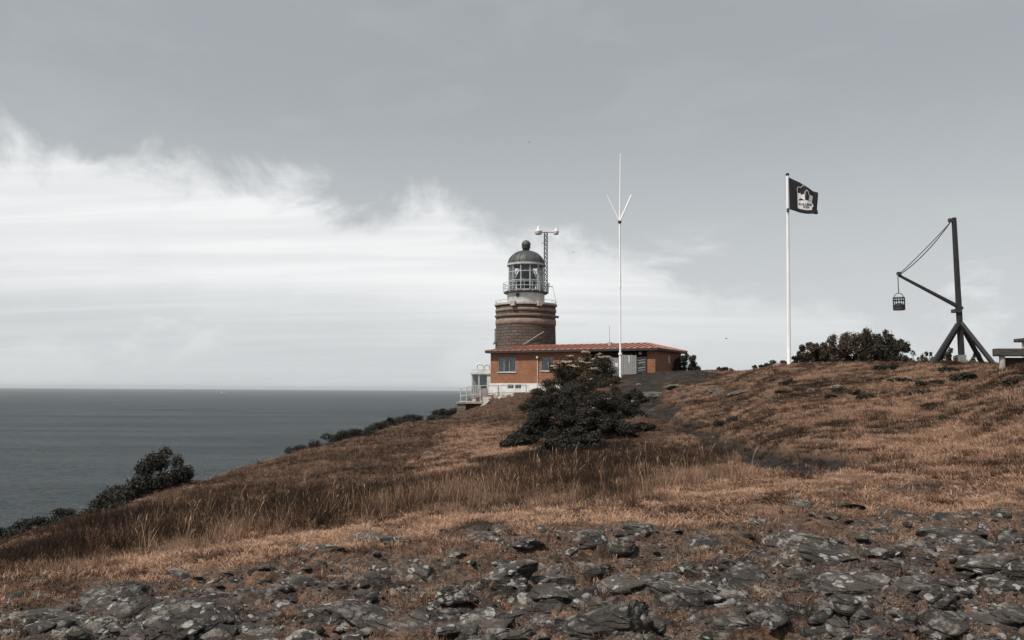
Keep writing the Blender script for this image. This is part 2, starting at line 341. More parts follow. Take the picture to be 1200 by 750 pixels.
def ground_mat():
    m, nt, bs = new_mat('ground'); L = nt.links.new; p = pos_n(nt)
    at_ = nd(nt, 'ShaderNodeAttribute', attribute_name='cover'); s = nd(nt, 'ShaderNodeSeparateColor'); L(at_.outputs['Color'], s.inputs[0])
    rocky, peat_shade, straw = s.outputs[0], s.outputs[1], s.outputs[2]
    big = noise_n(nt, .55, 6, .62, p); med = noise_n(nt, 3.2, 6, .65, p); fine = noise_n(nt, 24, 6, .72, p); grit = noise_n(nt, 75, 3, .7, p)
    turf = mix_n(nt, smooth_n(nt, med, .3, .7), (.042, .026, .018), (.105, .062, .042))
    turf = mix_n(nt, math_n(nt, 'MULTIPLY', smooth_n(nt, big, .5, .7), .6), turf, (.040, .030, .024))
    turf = mix_n(nt, math_n(nt, 'MULTIPLY', smooth_n(nt, fine, .5, .7), .4), turf, (.19, .122, .085))
    turf = mix_n(nt, math_n(nt, 'MULTIPLY', straw, .8), turf, mix_n(nt, smooth_n(nt, fine, .3, .68), (.10, .062, .043), (.29, .188, .130)))
    # stony soil between the rocks: humus, rust-coloured moss and pale grit
    soil = mix_n(nt, smooth_n(nt, fine, .35, .68), (.040, .028, .022), (.15, .102, .078))
    soil = mix_n(nt, math_n(nt, 'MULTIPLY', smooth_n(nt, med, .50, .66), .8), soil, mix_n(nt, smooth_n(nt, fine, .3, .6), (.10, .053, .031), (.23, .125, .075)))
    soil = mix_n(nt, math_n(nt, 'MULTIPLY', math_n(nt, 'MULTIPLY', smooth_n(nt, grit, .54, .66), smooth_n(nt, big, .36, .52)), .85), soil, (.34, .29, .255))
    rk, rh = rock_nodes(nt, p)
    soil = mix_n(nt, at_.outputs['Alpha'], soil, rk)
    c = mix_n(nt, rocky, turf, soil)
    pt = mix_n(nt, smooth_n(nt, fine, .3, .7), (.015, .0128, .0115), (.033, .027, .024))  # dark soil colour, which also carries the shadow over the path hollow
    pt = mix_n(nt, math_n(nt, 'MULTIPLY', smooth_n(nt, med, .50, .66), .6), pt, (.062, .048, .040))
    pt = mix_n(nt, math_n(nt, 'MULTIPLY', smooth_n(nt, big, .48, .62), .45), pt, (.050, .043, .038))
    c = mix_n(nt, peat_shade, c, pt)
    L(c, bs.inputs['Base Color']); bs.inputs['Roughness'].default_value = .95; bs.inputs['Specular IOR Level'].default_value = .1
    h = math_n(nt, 'ADD', fine, math_n(nt, 'MULTIPLY', grit, .6)); h = math_n(nt, 'ADD', h, math_n(nt, 'MULTIPLY', math_n(nt, 'MULTIPLY', rh, at_.outputs['Alpha']), .8)); bump_n(nt, bs, h, .9, .035); return m
M['ground'] = ground_mat()

def sea_mat():
    m, nt, bs = new_mat('sea'); L = nt.links.new
    def lay(scale, st, rot):
        mp = nd(nt, 'ShaderNodeMapping', inp={'Scale': st, 'Rotation': (0, 0, rot)}); L(pos_n(nt), mp.inputs[0]); return noise_n(nt, scale, 5, .6, mp.outputs[0], .6)
    a = lay(.045, (1, 1.5, 1), .35); b = lay(.15, (1, 1.4, 1), -.2); c = lay(.010, (1, 1.6, 1), .15); d = lay(.0016, (.5, 1.6, 1), .1)
    h = math_n(nt, 'ADD', math_n(nt, 'ADD', math_n(nt, 'MULTIPLY', a, 9.0), math_n(nt, 'MULTIPLY', b, 5.0)), math_n(nt, 'MULTIPLY', c, 3.0))
    col = mix_n(nt, smooth_n(nt, d, .35, .65), (.015, .025, .029), (.024, .036, .041))
    bp = nd(nt, 'ShaderNodeBump', inp={'Strength': 1.0, 'Distance': 1.0}); L(h, bp.inputs['Height'])
    df = nd(nt, 'ShaderNodeBsdfDiffuse'); L(col, df.inputs['Color']); L(bp.outputs[0], df.inputs['Normal'])
    gl = nd(nt, 'ShaderNodeBsdfGlossy', inp={'Roughness': .18}); L(bp.outputs[0], gl.inputs['Normal'])
    fr = nd(nt, 'ShaderNodeFresnel', inp={'IOR': 1.33}); L(bp.outputs[0], fr.inputs['Normal'])
    # wave slopes keep a rough sea from mirroring fully at grazing angles; wind lanes change it a little
    mr = nd(nt, 'ShaderNodeMapRange', inp={'From Min': .35, 'From Max': .65, 'To Min': .42, 'To Max': .72}); L(lay(.004, (.35, 1.5, 1), .12), mr.inputs['Value'])
    fac = math_n(nt, 'ADD', math_n(nt, 'MULTIPLY', fr.outputs[0], mr.outputs[0]), .02, clamp=True)
    mx = nd(nt, 'ShaderNodeMixShader'); L(fac, mx.inputs[0]); L(df.outputs[0], mx.inputs[1]); L(gl.outputs[0], mx.inputs[2]); L(mx.outputs[0], nt.nodes['Material Output'].inputs['Surface'])
    nt.nodes.remove(bs); return m
M['sea'] = sea_mat()

# ------------------------------------------------------------------ terrain
# depth profiles: per photo column, (depth, photo row) where the slope shows, (depth, None, height) elsewhere
P = [
 (-3900, [(1, None, -1.), (3, None, -3), (8, None, -8), (30, None, -30), (90, None, -76), (600, None, -90)]),
 (-900, [(1, None, -.3), (3, None, -.6), (6, None, -1.8), (10, None, -5), (20, None, -16), (60, None, -50), (110, None, -80), (600, None, -90)]),
 (-400, [(1, None, -.15), (3, None, -.35), (6, None, -.8), (10, None, -1.7), (14, None, -3.6), (30, None, -18), (70, None, -52), (110, None, -80), (600, None, -90)]),
 (0, [(1, None, -.06), (3, None, -.15), (6.3, 752), (8.6, 697), (13, 667), (20, 641), (25, 642), (32, None, -6.2), (50, None, -20), (120, None, -76), (600, None, -90)]),
 (115, [(1, None, -.04), (3, None, -.1), (6.1, 752), (9, 684), (14, 650), (27, 607), (33, 606), (40, None, -6.5), (60, None, -22), (130, None, -76), (600, None, -90)]),
 (230, [(1, None, -.02), (3, None, -.05), (6, 751), (9.5, 672), (14, 637), (24, 594), (35, 568), (41, 567.5), (50, None, -6), (70, None, -22), (140, None, -78), (600, None, -90)]),
 (400, [(1, None, 0), (3, None, 0), (5.8, 751), (11, 640), (13, 624), (20, 588), (32, 551), (50, 519), (58, 518), (70, None, -6), (90, None, -22), (150, None, -78), (600, None, -90)]),
 (480, [(1, None, 0), (3, None, 0), (5.7, 751), (11.3, 630), (13, 614), (20, 579), (32, 543), (50, 512), (66, 496), (74, 495), (86, None, -5), (110, None, -22), (170, None, -78), (600, None, -90)]),
 (540, [(1, None, 0), (3, None, 0), (5.6, 750), (11.5, 618), (13, 605), (20, 571), (32, 535), (50, 507), (70, 492), (82, 486), (92, 474), (100, 471), (112, None, -4), (140, None, -25), (200, None, -76), (600, None, -90)]),
 (590, [(1, None, 0), (3, None, 0), (5.6, 750), (11.5, 612), (13, 601), (20, 566), (32, 530), (50, 500), (68, 482), (80, 471), (90, 462), (105, None, 1.3), (140, None, -10), (180, None, -35), (240, None, -78), (600, None, -90)]),
 (640, [(1, None, 0), (3, None, 0), (5.5, 750), (11.5, 606), (13, 597), (18, 565), (32, 525), (50, 495), (65, 476), (76, 464), (86, 459.5), (105, None, 1.5), (140, None, -2), (180, None, -25), (250, None, -78), (600, None, -90)]),
 (730, [(1, None, 0), (3, None, 0), (5.5, 750), (11.7, 601), (16, 571), (30, 521), (45, 491), (60, 469), (72, 451), (82, 440), (90, 438.5), (105, None, 3.2), (150, None, 1), (250, None, -30), (400, None, -80), (600, None, -90)]),
 (830, [(1, None, 0), (3, None, 0), (5.5, 750), (11.4, 600), (15, 573), (22, 540), (35, 499), (50, 465), (62, 446), (75, 434.5), (82, 434.3), (105, None, 3.2), (200, None, 0), (400, None, -60), (600, None, -90)]),
 (924, [(1, None, 0), (3, None, 0), (5.4, 750), (11.1, 600), (16, 550), (25, 500), (34, 465), (43, 443), (52, 428.5), (58, 428.3), (75, None, 3.1), (200, None, 0), (400, None, -60), (600, None, -90)]),
 (1020, [(1, None, 0), (3, None, 0), (5.3, 750), (11, 600), (15.5, 550), (23, 500), (31, 463), (38, 441), (46, 426.5), (52, 426.3), (70, None, 3.1), (200, None, 0), (400, None, -60), (600, None, -90)]),
 (1127, [(1, None, 0), (3, None, .02), (5.3, 750), (10.8, 600), (14.5, 550), (20.5, 500), (27, 463), (33, 441), (40, 425.5), (46, 425.3), (60, None, 3.1), (200, None, 0), (400, None, -60), (600, None, -90)]),
 (1200, [(1, None, 0), (3, None, .04), (5.2, 750), (10.2, 600), (13, 550), (17.5, 500), (22, 463), (25.5, 443), (29, 429), (33, 427.5), (45, None, 2.7), (200, None, 0), (400, None, -60), (600, None, -90)]),
 (1500, [(1, None, .05), (3, None, .1), (6, None, .25), (10, None, .55), (16, None, 1.5), (22, None, 2.3), (40, None, 2.6), (100, None, 2.6), (200, None, 0), (400, None, -60), (600, None, -90)]),
 (2100, [(1, None, .1), (3, None, .2), (6, None, .4), (10, None, .8), (16, None, 1.6), (22, None, 2.2), (40, None, 2.6), (100, None, 2.6), (200, None, 0), (400, None, -60), (600, None, -90)]),
 (5100, [(1, None, .2), (3, None, .5), (6, None, .9), (16, None, 1.6), (40, None, 2.2), (200, None, 0), (400, None, -60), (600, None, -90)]),
]
LD = np.linspace(0, math.log(600), 420)
UC = np.array([uv_of(c, 456)[0] for c, _ in P])
VC = []
for c, rows in P:
    ds = [math.log(r[0]) for r in rows]; vv = [uv_of(c, r[1])[1] if r[1] is not None else (r[2] - EYE) / r[0] for r in rows]
    VC.append(pchip(ds, vv, LD))
VC = np.array(VC)                                            # columns x depths
UQ = np.concatenate([np.linspace(-4.5, -.75, 60), np.linspace(-.74, .74, 420), np.linspace(.75, 4.5, 60)])
TAB = np.stack([pchip(UC, VC[:, j], UQ) for j in range(len(LD))], 1)
k5 = np.array([1, 4, 6, 4, 1.]) / 16
for _ in range(3): TAB[2:-2] = sum(k5[i] * TAB[i:len(UQ) - 4 + i] for i in range(5))
def h_base(x, y):
    y = np.maximum(np.asarray(y, float), 1.0); x = np.asarray(x, float); u = np.clip(x / y, -4.49, 4.49); l = np.clip(np.log(y), 0, LD[-1] - 1e-6)
    fi = np.interp(u, UQ, np.arange(len(UQ))); i = np.minimum(fi.astype(int), len(UQ) - 2); a = fi - i
    fj = l / (LD[1] - LD[0]); j = np.minimum(fj.astype(int), len(LD) - 2); b = fj - j
    v = (TAB[i, j] * (1 - a) + TAB[i + 1, j] * a) * (1 - b) + (TAB[i, j + 1] * (1 - a) + TAB[i + 1, j + 1] * a) * b
    return EYE + v * y
# borders between ground covers, drawn as rows over photo columns (as seen on the ground)
B_ROCK = np.array([(-900, 800), (0, 702), (90, 690), (180, 678), (250, 668), (330, 652), (420, 634), (520, 627), (640, 620), (850, 611), (1000, 600), (1200, 592), (2100, 585)], float)
B_TALL = np.array([(-900, 790), (0, 684), (120, 664), (220, 645), (330, 622), (420, 610), (540, 605), (650, 598), (740, 588), (810, 572), (870, 560), (930, 548), (960, 470), (2100, 400)], float)
PATH = np.array([(756, 443), (752, 458), (765, 474), (795, 494), (835, 514), (880, 530), (935, 540), (1010, 547)], float)
PW = np.array([30, 30, 24, 12, 11, 20, 24, 12], float)
def covers(x, y):
    z = h_base(x, y); px, py = project(x, y, z)
    px = px + (fbm(x * .8, y * .8, 51, 3) - .5) * 50; py = py + (fbm(x * 1.1, y * 1.1, 57, 4) - .5) * np.clip(260 / np.maximum(y, 4), 5, 34)
    br, bt = np.interp(px, B_ROCK[:, 0], B_ROCK[:, 1]), np.interp(px, B_TALL[:, 0], B_TALL[:, 1])
    rocky = sstep(py - br + (fbm(x * 1.6, y * 1.6, 59, 3) - .5) * 34, -12, 14); rocky = np.where(y < 1.2, 1.0, rocky)
    tall = sstep(bt - py, -5, 6) * sstep(895 - px, 0, 40)
    pxl = np.interp(py, PATH[:, 1], PATH[:, 0]); tall = tall * np.where(py < 540, sstep(pxl - 4 - px, 0, 26), 1.0)
    # path between the hillock and the right-hand slope: dark soil with shade painted in
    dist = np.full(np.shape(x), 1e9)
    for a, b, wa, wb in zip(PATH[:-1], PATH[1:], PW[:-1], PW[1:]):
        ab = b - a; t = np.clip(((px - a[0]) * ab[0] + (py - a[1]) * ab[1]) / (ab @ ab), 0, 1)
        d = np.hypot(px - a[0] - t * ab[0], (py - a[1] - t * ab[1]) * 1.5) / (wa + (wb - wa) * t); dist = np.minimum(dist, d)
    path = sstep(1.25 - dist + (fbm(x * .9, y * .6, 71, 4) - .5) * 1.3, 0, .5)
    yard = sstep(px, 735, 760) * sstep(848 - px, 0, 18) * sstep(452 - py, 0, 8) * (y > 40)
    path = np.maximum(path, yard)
    # bare worn ground
    def blob(cx, cy, rx, ry): return sstep(1.3 - np.hypot((px - cx) / rx, (py - cy) / ry), 0, .6)
    peat_shade = np.maximum(path, .75 * blob(1060, 577, 120, 11) * sstep(fbm(x * .9, y * .9, 77, 4), .42, .56))
    peat_shade = np.maximum(peat_shade, .7 * blob(900, 592, 110, 8) * sstep(fbm(x * 1.2, y * 1.2, 79, 4), .45, .6))
    peat_shade = np.maximum(peat_shade, .85 * blob(560, 622, 90, 7) * sstep(fbm(x * 1.4, y * 1.4, 83, 4), .40, .54))
    peat_shade = np.maximum(peat_shade, .85 * blob(740, 606, 120, 6) * sstep(fbm(x * 1.5, y * 1.5, 85, 4), .44, .56))
    worn = np.maximum(blob(570, 520, 55, 20), blob(520, 545, 36, 13))
    tall = tall * (1 - path) * (1 - .93 * worn)
    straw = np.maximum(worn, (1 - tall) * (1 - rocky) * sstep(py - bt, -10, 6))
    straw = np.maximum(straw, .7 * sstep(px, 760, 800) * (1 - rocky) * sstep(fbm(x * .35, y * .35, 91, 4), .42, .6))
    xr, yr = (x * math.cos(.45) + y * math.sin(.45)), (-x * math.sin(.45) + y * math.cos(.45))
    rid = 1 - np.abs(2 * fbm(xr * .8, yr * 1.8, 21, 4) - 1)
    bed = rocky * sstep(py - br, 4, 90) * sstep(rid + (fbm(x * 5, y * 5, 27, 3) - .5) * .26, .90, .96)
    return dict(rid=rid, bed=bed, xr=xr, yr=yr, px=px, py=py, rocky=rocky, tall=tall, peat_shade=peat_shade, straw=np.clip(straw, 0, 1), path=path, worn=worn)
def h_full(x, y, cv=None):
    x = np.asarray(x, float); y = np.asarray(y, float); cv = cv or covers(x, y); r = cv['rocky']
    z = h_base(x, y); nearf = sstep(y, .8, 3)
    z = z + (fbm(x * .55, y * .55, 3, 4) - .5) * .22 * nearf + (fbm(x * 2.1, y * 2.1, 9, 3) - .5) * .09
    rid, xr, yr = cv['rid'], cv['xr'], cv['yr']
    slab = np.abs(((yr * 1.5 + fbm(x * .8, y * .8, 31, 3) * 2.2) % 1.0) - .35)
    z = z + r * ((rid - .75) * .30 + cv['bed'] * (.04 - sstep(slab, .0, .5) * .05) + (fbm(x * 6, y * 9, 41, 4) - .5) * .13 + (fbm(x * 24, y * 24, 43, 2) - .5) * .03)
    z = z - cv['path'] * .22 * (1 - sstep(y, 60, 75)) + (1 - r) * (fbm(x * 6, y * 6, 61, 3) - .5) * .06 * sstep(60 - y, 0, 40)
    return z
def gz(x, y): return float(h_full(np.array([x]), np.array([y]))[0])
HD = np.exp(np.linspace(math.log(3.5), math.log(120), 6000))
def hit(px, py):                              # where a photo pixel meets the ground
    u, v = uv_of(px, py); below = (EYE + v * HD) < h_base(u * HD, HD)
    k = int(np.argmax(below)) if below.any() else len(HD) - 1
    d = HD[k]; return Vector((u * d, d, gz(u * d, d)))

def build_terrain():
    us = np.concatenate([np.linspace(-4.4, -.70, 46), np.linspace(-.69, .69, 640), np.linspace(.70, 4.4, 46)])
    def lg(a, b, n): return np.exp(np.linspace(math.log(a), math.log(b), n, endpoint=False))
    ds = np.concatenate([lg(1.0, 4.6, 36), lg(4.6, 13, 400), lg(13, 60, 230), lg(60, 125, 90), lg(125, 600, 46)])
    U, D = np.meshgrid(us, ds); X, Y = (U * D).ravel(), D.ravel()
    cv = covers(X, Y); Z = h_full(X, Y, cv); n, mcol = len(ds), len(us)
    idx = np.arange(n * mcol).reshape(n, mcol)
    q = np.stack([idx[:-1, :-1], idx[:-1, 1:], idx[1:, 1:], idx[1:, :-1]], -1).reshape(-1, 4)
    # apron under and behind the camera
    xs = np.linspace(-60, 60, 90); ys = np.concatenate([np.linspace(-60, -4, 30), np.linspace(-3.5, .995, 16)])
    AX, AY = np.meshgrid(xs, ys); ax, ay = AX.ravel(), AY.ravel()
    az = np.clip(-.02 * np.abs(ax) - .0006 * ax ** 2, -4, 0) - .03 + (fbm(ax * .5, ay * .5, 3, 4) - .5) * .2
    az = np.where((ay > .5), np.minimum(az, h_full(ax, np.full_like(ax, 1.0)) - .02), az)
    i2 = np.arange(len(ax)).reshape(len(ys), len(xs)) + n * mcol
    q2 = np.stack([i2[:-1, :-1], i2[:-1, 1:], i2[1:, 1:], i2[1:, :-1]], -1).reshape(-1, 4)
    V = np.concatenate([np.stack([X, Y, Z], -1), np.stack([ax, ay, az], -1)])
    me = np_mesh('hillside', V, np.concatenate([q, q2]))
    colr = np.ones((len(V), 4), np.float32); k = len(X)
    colr[:k, 0], colr[:k, 1], colr[:k, 2], colr[:k, 3] = cv['rocky'], cv['peat_shade'], cv['straw'], cv['bed']; colr[k:, 0] = 1; colr[k:, 1:] = 0
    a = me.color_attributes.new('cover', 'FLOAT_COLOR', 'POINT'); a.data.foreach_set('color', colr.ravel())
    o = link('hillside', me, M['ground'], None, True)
    return tag(o, 'brown heath hillside rising from stony foreground to the lighthouse', None, None, 'structure')
HILL = build_terrain()

def build_sea():
    R = 42000.0; n = 96; mb = MB(); rings = [0, 200, 600, 1500, 4000, 12000, R]
    vs = [(0, 0, -72.0)]; fs = []
    for r in rings[1:]: vs += [(r * math.cos(2 * math.pi * k / n), r * math.sin(2 * math.pi * k / n), -72.0) for k in range(n)]
    fs += [(0, 1 + k, 1 + (k + 1) % n) for k in range(n)]
    for i in range(len(rings) - 2):
        a, b = 1 + i * n, 1 + (i + 1) * n; fs += [(a + k, b + k, b + (k + 1) % n, a + (k + 1) % n) for k in range(n)]
    return tag(mb.add(vs, fs).build('sea', M['sea']), 'grey-blue rippled sea reaching the horizon', None, None, 'structure')
build_sea()

# ------------------------------------------------------------------ lighthouse keeper's building (right front corner at px 768)
TH = RAD(29); BC = at(768, 440, 85.0); BC.z = 0
BX = Vector((math.cos(TH), -math.sin(TH), 0)); BY = Vector((math.sin(TH), math.cos(TH), 0))
BW, BL = 19.0, 8.3
def on_plane(px, py, y0=0.0):                 # photo pixel -> (x, z) on a plane parallel to the front wall
    d = Vector(ray(px, py)); o = Vector((0, 0, EYE)); t = (y0 - (o - BC).dot(BY)) / d.dot(BY); p = o + d * t
    return (p - BC).dot(BX), p.z
def b_local(p): q = Vector(p) - BC; return Vector((q.dot(BX), q.dot(BY), q.z))
EAVE = on_plane(768, 409)[1]; RIDGE = EAVE + .72; BRK0 = on_plane(577, 449)[1]

def wall_cells(mb, axis, x0, x1, z0, z1, y0, y1, openings):
    xs = sorted({x0, x1, *[v for o in openings for v in o[:2]]}); zs = sorted({z0, z1, *[v for o in openings for v in o[2:]]})
    for i in range(len(xs) - 1):
        for j in range(len(zs) - 1):
            cx, cz = (xs[i] + xs[i + 1]) / 2, (zs[j] + zs[j + 1]) / 2
            if any(o[0] < cx < o[1] and o[2] < cz < o[3] for o in openings): continue
            if axis == 'x': mb.box(xs[i], xs[i + 1], y0, y1, zs[j], zs[j + 1])
            else: mb.box(y0, y1, xs[i], xs[i + 1], zs[j], zs[j + 1])
    return mb

def window(par, x0, x1, z0, z1, mull, frame_mat, y=0.0, sill=True, curtain=True):
    w = MB(); t = .07
    w.box(x0, x0 + t, y + .06, y + .13, z0, z1).box(x1 - t, x1, y + .06, y + .13, z0, z1).box(x0 + t, x1 - t, y + .062, y + .128, z1 - t, z1).box(x0 + t, x1 - t, y + .062, y + .128, z0, z0 + t)
    o = w.build('window', frame_mat, par)
    for m in mull: MB().box(m - .03, m + .03, y + .064, y + .126, z0 + t, z1 - t).build('mullion', frame_mat, o)
    ed = [x0 + t] + list(mull) + [x1 - t]
    for a, b in zip(ed[:-1], ed[1:]): MB().box(a + .031, b - .031, y + .09, y + .10, z0 + t, z1 - t).build('pane', M['window_glass'], o)
    if sill: MB().box(x0 - .08, x1 + .08, y - .09, y + .058, z0 - .09, z0 - .002).build('sill', M['pale_metal'], o)
    if curtain:
        vs = []; fs = []; n = 26
        for k in range(n + 1):
            f = k / n; xx = x0 + t + (x1 - x0 - 2 * t) * f; yy = y + .26 + .04 * math.sin(k * 1.9); vs += [(xx, yy, z0 + .1), (xx, yy, z1 - .1)]
        fs = [(2 * k, 2 * k + 2, 2 * k + 3, 2 * k + 1) for k in range(n) if not (.42 < k / n < .62)]
        MB().add(vs, fs).build('curtain', M['curtain'], o)
    return o

def build_house():
    H = thing('keeper_house', 'low orange-brick keeper house with red metal hip roof below the lighthouse', 'house', (BC.x, BC.y, 0), -TH)
    w1 = (*[on_plane(p, 430)[0] for p in (583.5, 604.5)], on_plane(590, 436)[1], on_plane(590, 419)[1])
    w2 = (*[on_plane(p, 430)[0] for p in (634, 649)], on_plane(640, 434.5)[1], on_plane(640, 418.5)[1])
    rx0 = on_plane(690, 430)[0]; px0 = on_plane(758.5, 430)[0]
    wall_cells(MB(), 'x', -BW, rx0, BRK0, EAVE, 0, .3, [w1, w2]).build('front_wall', M['brick'], H)
    MB().box(px0, 0, .002, .5, 1.2, EAVE - .002).build('brick_pier', M['brick'], H)
    MB().box(-.3, -.004, .5, BL, 1.2, EAVE - .002).build('side_wall', M['brick'], H)
    MB().box(-BW, -BW + .3, .302, BL, BRK0, EAVE - .002).build('side_wall', M['brick'], H)
    MB().box(-BW + .302, -.302, BL - .3, BL, 1.2, EAVE - .004).build('back_wall', M['brick'], H)
    MB().box(rx0 - .2, -.302, 1.3, 1.45, 1.2, EAVE - .004).build('porch_wall', M['dark_wood'], H)
    MB().box(rx0 - .2, rx0 - .002, .302, 1.298, 1.2, EAVE - .004).build('porch_wall', M['dark_wood'], H)
    MB().box(-BW + .3, rx0, 2.2, 2.3, BRK0, EAVE - .01).build('inner_wall', M['dark_wood'], H)
    MB().box(-BW + .302, -.304, .302, BL - .302, EAVE - .12, EAVE - .004).build('ceiling', M['dark_wood'], H)
    cell = [(*[on_plane(p, 452)[0] for p in pr], on_plane(600, 455.5)[1], on_plane(600, 450.5)[1]) for pr in ((595, 602), (604, 611))]
    pl = wall_cells(MB(), 'x', -BW - .05, rx0, -.8, BRK0 - .002, -.05, .3, cell).box(-BW - .05, -BW + .3, .302, BL, -.8, BRK0 - .002).build('plinth', M['white_paint'], H)
    for c in cell: window(H, *c, [(c[0] + c[1]) / 2], M['grey_metal'], 0, False, False)
    window(H, *w1, [w1[0] + (w1[1] - w1[0]) * f for f in (.33, .62)], M['grey_metal'])
    window(H, *w2, [w2[0] + (w2[1] - w2[0]) * .55], M['grey_metal'])
    # door in the porch
    d = MB().box(-3.0, -2.0, 1.24, 1.298, 3.1, 5.2).build('door', M['dark_wood'], H); MB().box(-2.16, -2.08, 1.19, 1.238, 4.1, 4.2).build('handle', M['pale_metal'], d)
    # roof: thin hipped slabs, seams laid as ribs
    ov = .58; x0, x1, y0, y1 = -BW - .4, .5, -ov, BL + ov; ym = (y0 + y1) / 2; hx = 2.75; ze = EAVE
    A, B, C, D, E, G = (x0, y0, ze), (x1, y0, ze), (x1, y1, ze), (x0, y1, ze), (x0 + hx, ym, RIDGE), (x1 - hx, ym, RIDGE)
    roof = MB().add([(p[0], p[1], p[2] + .10) for p in (A, B, C, D, E, G)], [(0, 1, 5, 4), (1, 2, 5), (2, 3, 4, 5), (3, 0, 4)]).build('roof', M['roof_red'], H)
    MB().box(x0, x1, y0, y0 + .04, ze - .14, ze + .095).box(x1 - .04, x1, y0 + .041, y1, ze - .14, ze + .095).box(x0, x0 + .04, y0 + .041, y1, ze - .14, ze + .095).box(x0 + .041, x1 - .041, y1 - .04, y1, ze - .14, ze + .095).box(x0 + .041, x1 - .041, y0 + .041, y1 - .041, ze - .13, ze - .09).build('eaves', M['fascia'], H)
    def rz(x, y):
        k = min((y - y0) / (ym - y0), (y1 - y) / (y1 - ym), (x - x0) / hx, (x1 - x) / hx); return ze + .10 + k * (RIDGE - ze)
    n = 27
    for i in range(1, n):
        x = x0 + (x1 - x0) * i / n; f = min(1, (x - x0) / hx, (x1 - x) / hx); yt = y0 + (ym - y0) * f
        MB().beam((x, y0 + .01, rz(x, y0) + .04), (x, yt, rz(x, yt) + .04), .11, .15).build('seam', M['roof_red'], roof)
    for i in range(1, 13):
        y = y0 + (y1 - y0) * i / 13; f = min((y - y0) / (ym - y0), (y1 - y) / (y1 - ym)); xt = x1 - hx * f
        MB().beam((x1 - .01, y, rz(x1, y) + .04), (xt, y, rz(xt, y) + .04), .11, .15).build('seam', M['roof_red'], roof)
    MB().beam((E[0], ym, RIDGE + .13), (G[0], ym, RIDGE + .13), .16, .12).build('ridge_cap', M['roof_red'], roof)
    for p in (A, D): MB().beam((p[0], p[1], ze + .13), (E[0], ym, RIDGE + .13), .14, .1).build('hip_cap', M['roof_red'], roof)
    for p in (B, C): MB().beam((p[0], p[1], ze + .13), (G[0], ym, RIDGE + .13), .14, .1).build('hip_cap', M['roof_red'], roof)
    # downpipe with a lamp, porch lamp, side lamp, roof vent with whip
    dx = on_plane(630.5, 430)[0]; MB().tube([(dx, -.08, BRK0 - .4), (dx, -.08, EAVE - .9)], .05, 8).build('downpipe', M['pale_metal'], H, True)
    for px, py, y in ((630.5, 419, 0), (751, 414, 0.4)):
        x, z = on_plane(px, py, y); MB().lathe([(0.02, z - .16), (.13, z - .12), (.15, z), (.11, z + .12), (.02, z + .16)], 12, (x, y - .17)).tube([(x, y - .1, z + .1), (x, y + (.0 if y == 0 else .95), z + .25)], .025, 6).build('wall_lamp', M['white_paint'], H, True)
    MB().box(.0, .06, 3.9, 4.4, 4.45, 5.25).build('sign_plate', M['pale_metal'], H)
    vx = on_plane(715, 405, 2.2)[0]; z0 = rz(vx, 2.2) - .05
    v = MB().box(vx - .18, vx + .12, 2.1, 2.4, z0, z0 + .45).build('vent', M['grey_metal'], roof); MB().tube([(vx - .08, 2.25, z0 + .44), (vx - .08, 2.25, z0 + 2.2)], [.035, .02], 6).build('whip', M['grey_metal'], roof)
    return H
build_house()

# weathered board screen and dark gate before the porch
def build_screen():
    y = -1.3; xa, xb = on_plane(691, 430, y)[0], on_plane(746, 430, y)[0]; zt = on_plane(720, 419, y)[1]
    def gnd(x): p = BC + BX * x + BY * y; return gz(p.x, p.y)
    zb = gnd(xb)
    S = thing('board_screen', 'grey weathered board screen standing before the house porch', 'fence', BC + BX * xa + BY * y + Vector((0, 0, 0)), -TH)
    rnd = random.Random(4); n = int((xb - xa) / .19)
    for i in range(n):
        x = (xb - xa) * i / n; h = zt + rnd.uniform(-.05, .05) - (.02 if i < n * .62 else -.22)
        MB().box(x, x + .17, rnd.uniform(-.012, .012), .03, gnd(xa + x) - .15, h).build('board', M['grey_wood'], S)
    for zz in (zt - .35, zb + .55): MB().box(0, xb - xa, .032, .09, zz, zz + .12).build('rail', M['grey_wood'], S)
    for f in (0.02, .34, .66, .97): MB().box((xb - xa) * f - .06, (xb - xa) * f + .06, .092, .2, gnd(xa + (xb - xa) * f) - .2, zt + .1).build('post', M['grey_wood'], S)
    nx = on_plane(722.5, 425, y)[0] - xa; MB().box(nx - .16, nx + .16, -.05, -.015, zt - .95, zt - .55).build('notice', M['white_paint'], S)
    x = on_plane(737.5, 422, y)[0] - xa; MB().box(x - .05, x + .05, -.06, -.015, zt - .55, zt + .2).build('batten', M['white_paint'], S)
    ya = -1.25; ga, gb = on_plane(746.5, 430, ya)[0], on_plane(757.5, 430, ya)[0]; gt = on_plane(750, 418.5, ya)[1]; g0 = gnd(ga) + .05
    G = thing('slatted_gate', 'dark framed gate with curved pale slats beside the brick pier', 'gate', BC + BX * ga + BY * ya, -TH); w = gb - ga
    MB().box(0, .12, 0, .08, g0 - .25, gt).build('stile', M['dark_metal'], G); MB().box(w - .12, w, 0, .08, g0 - .25, gt).build('stile', M['dark_metal'], G)
    for zz in (g0 + .05, gt - .12, g0 + (gt - g0) * .45): MB().box(.121, w - .121, .002, .078, zz, zz + .12).build('crossbar', M['dark_metal'], G)
    MB().box(.121, w - .121, .05, .07, g0 + .1, gt - .1).build('backing', M['dark_metal'], G)
    for k in range(5):
        z = g0 + .24 + k * (gt - g0 - .35) / 5; m = MB(); pts = [(.13 + (w - .26) * i / 6, .02, z + .10 * math.sin(math.pi * i / 12)) for i in range(7)]
        for a, b in zip(pts[:-1], pts[1:]): m.beam(a, b, .03, .11 if k % 2 else .07)
        m.build('slat', M['grey_wood'], G)
build_screen()

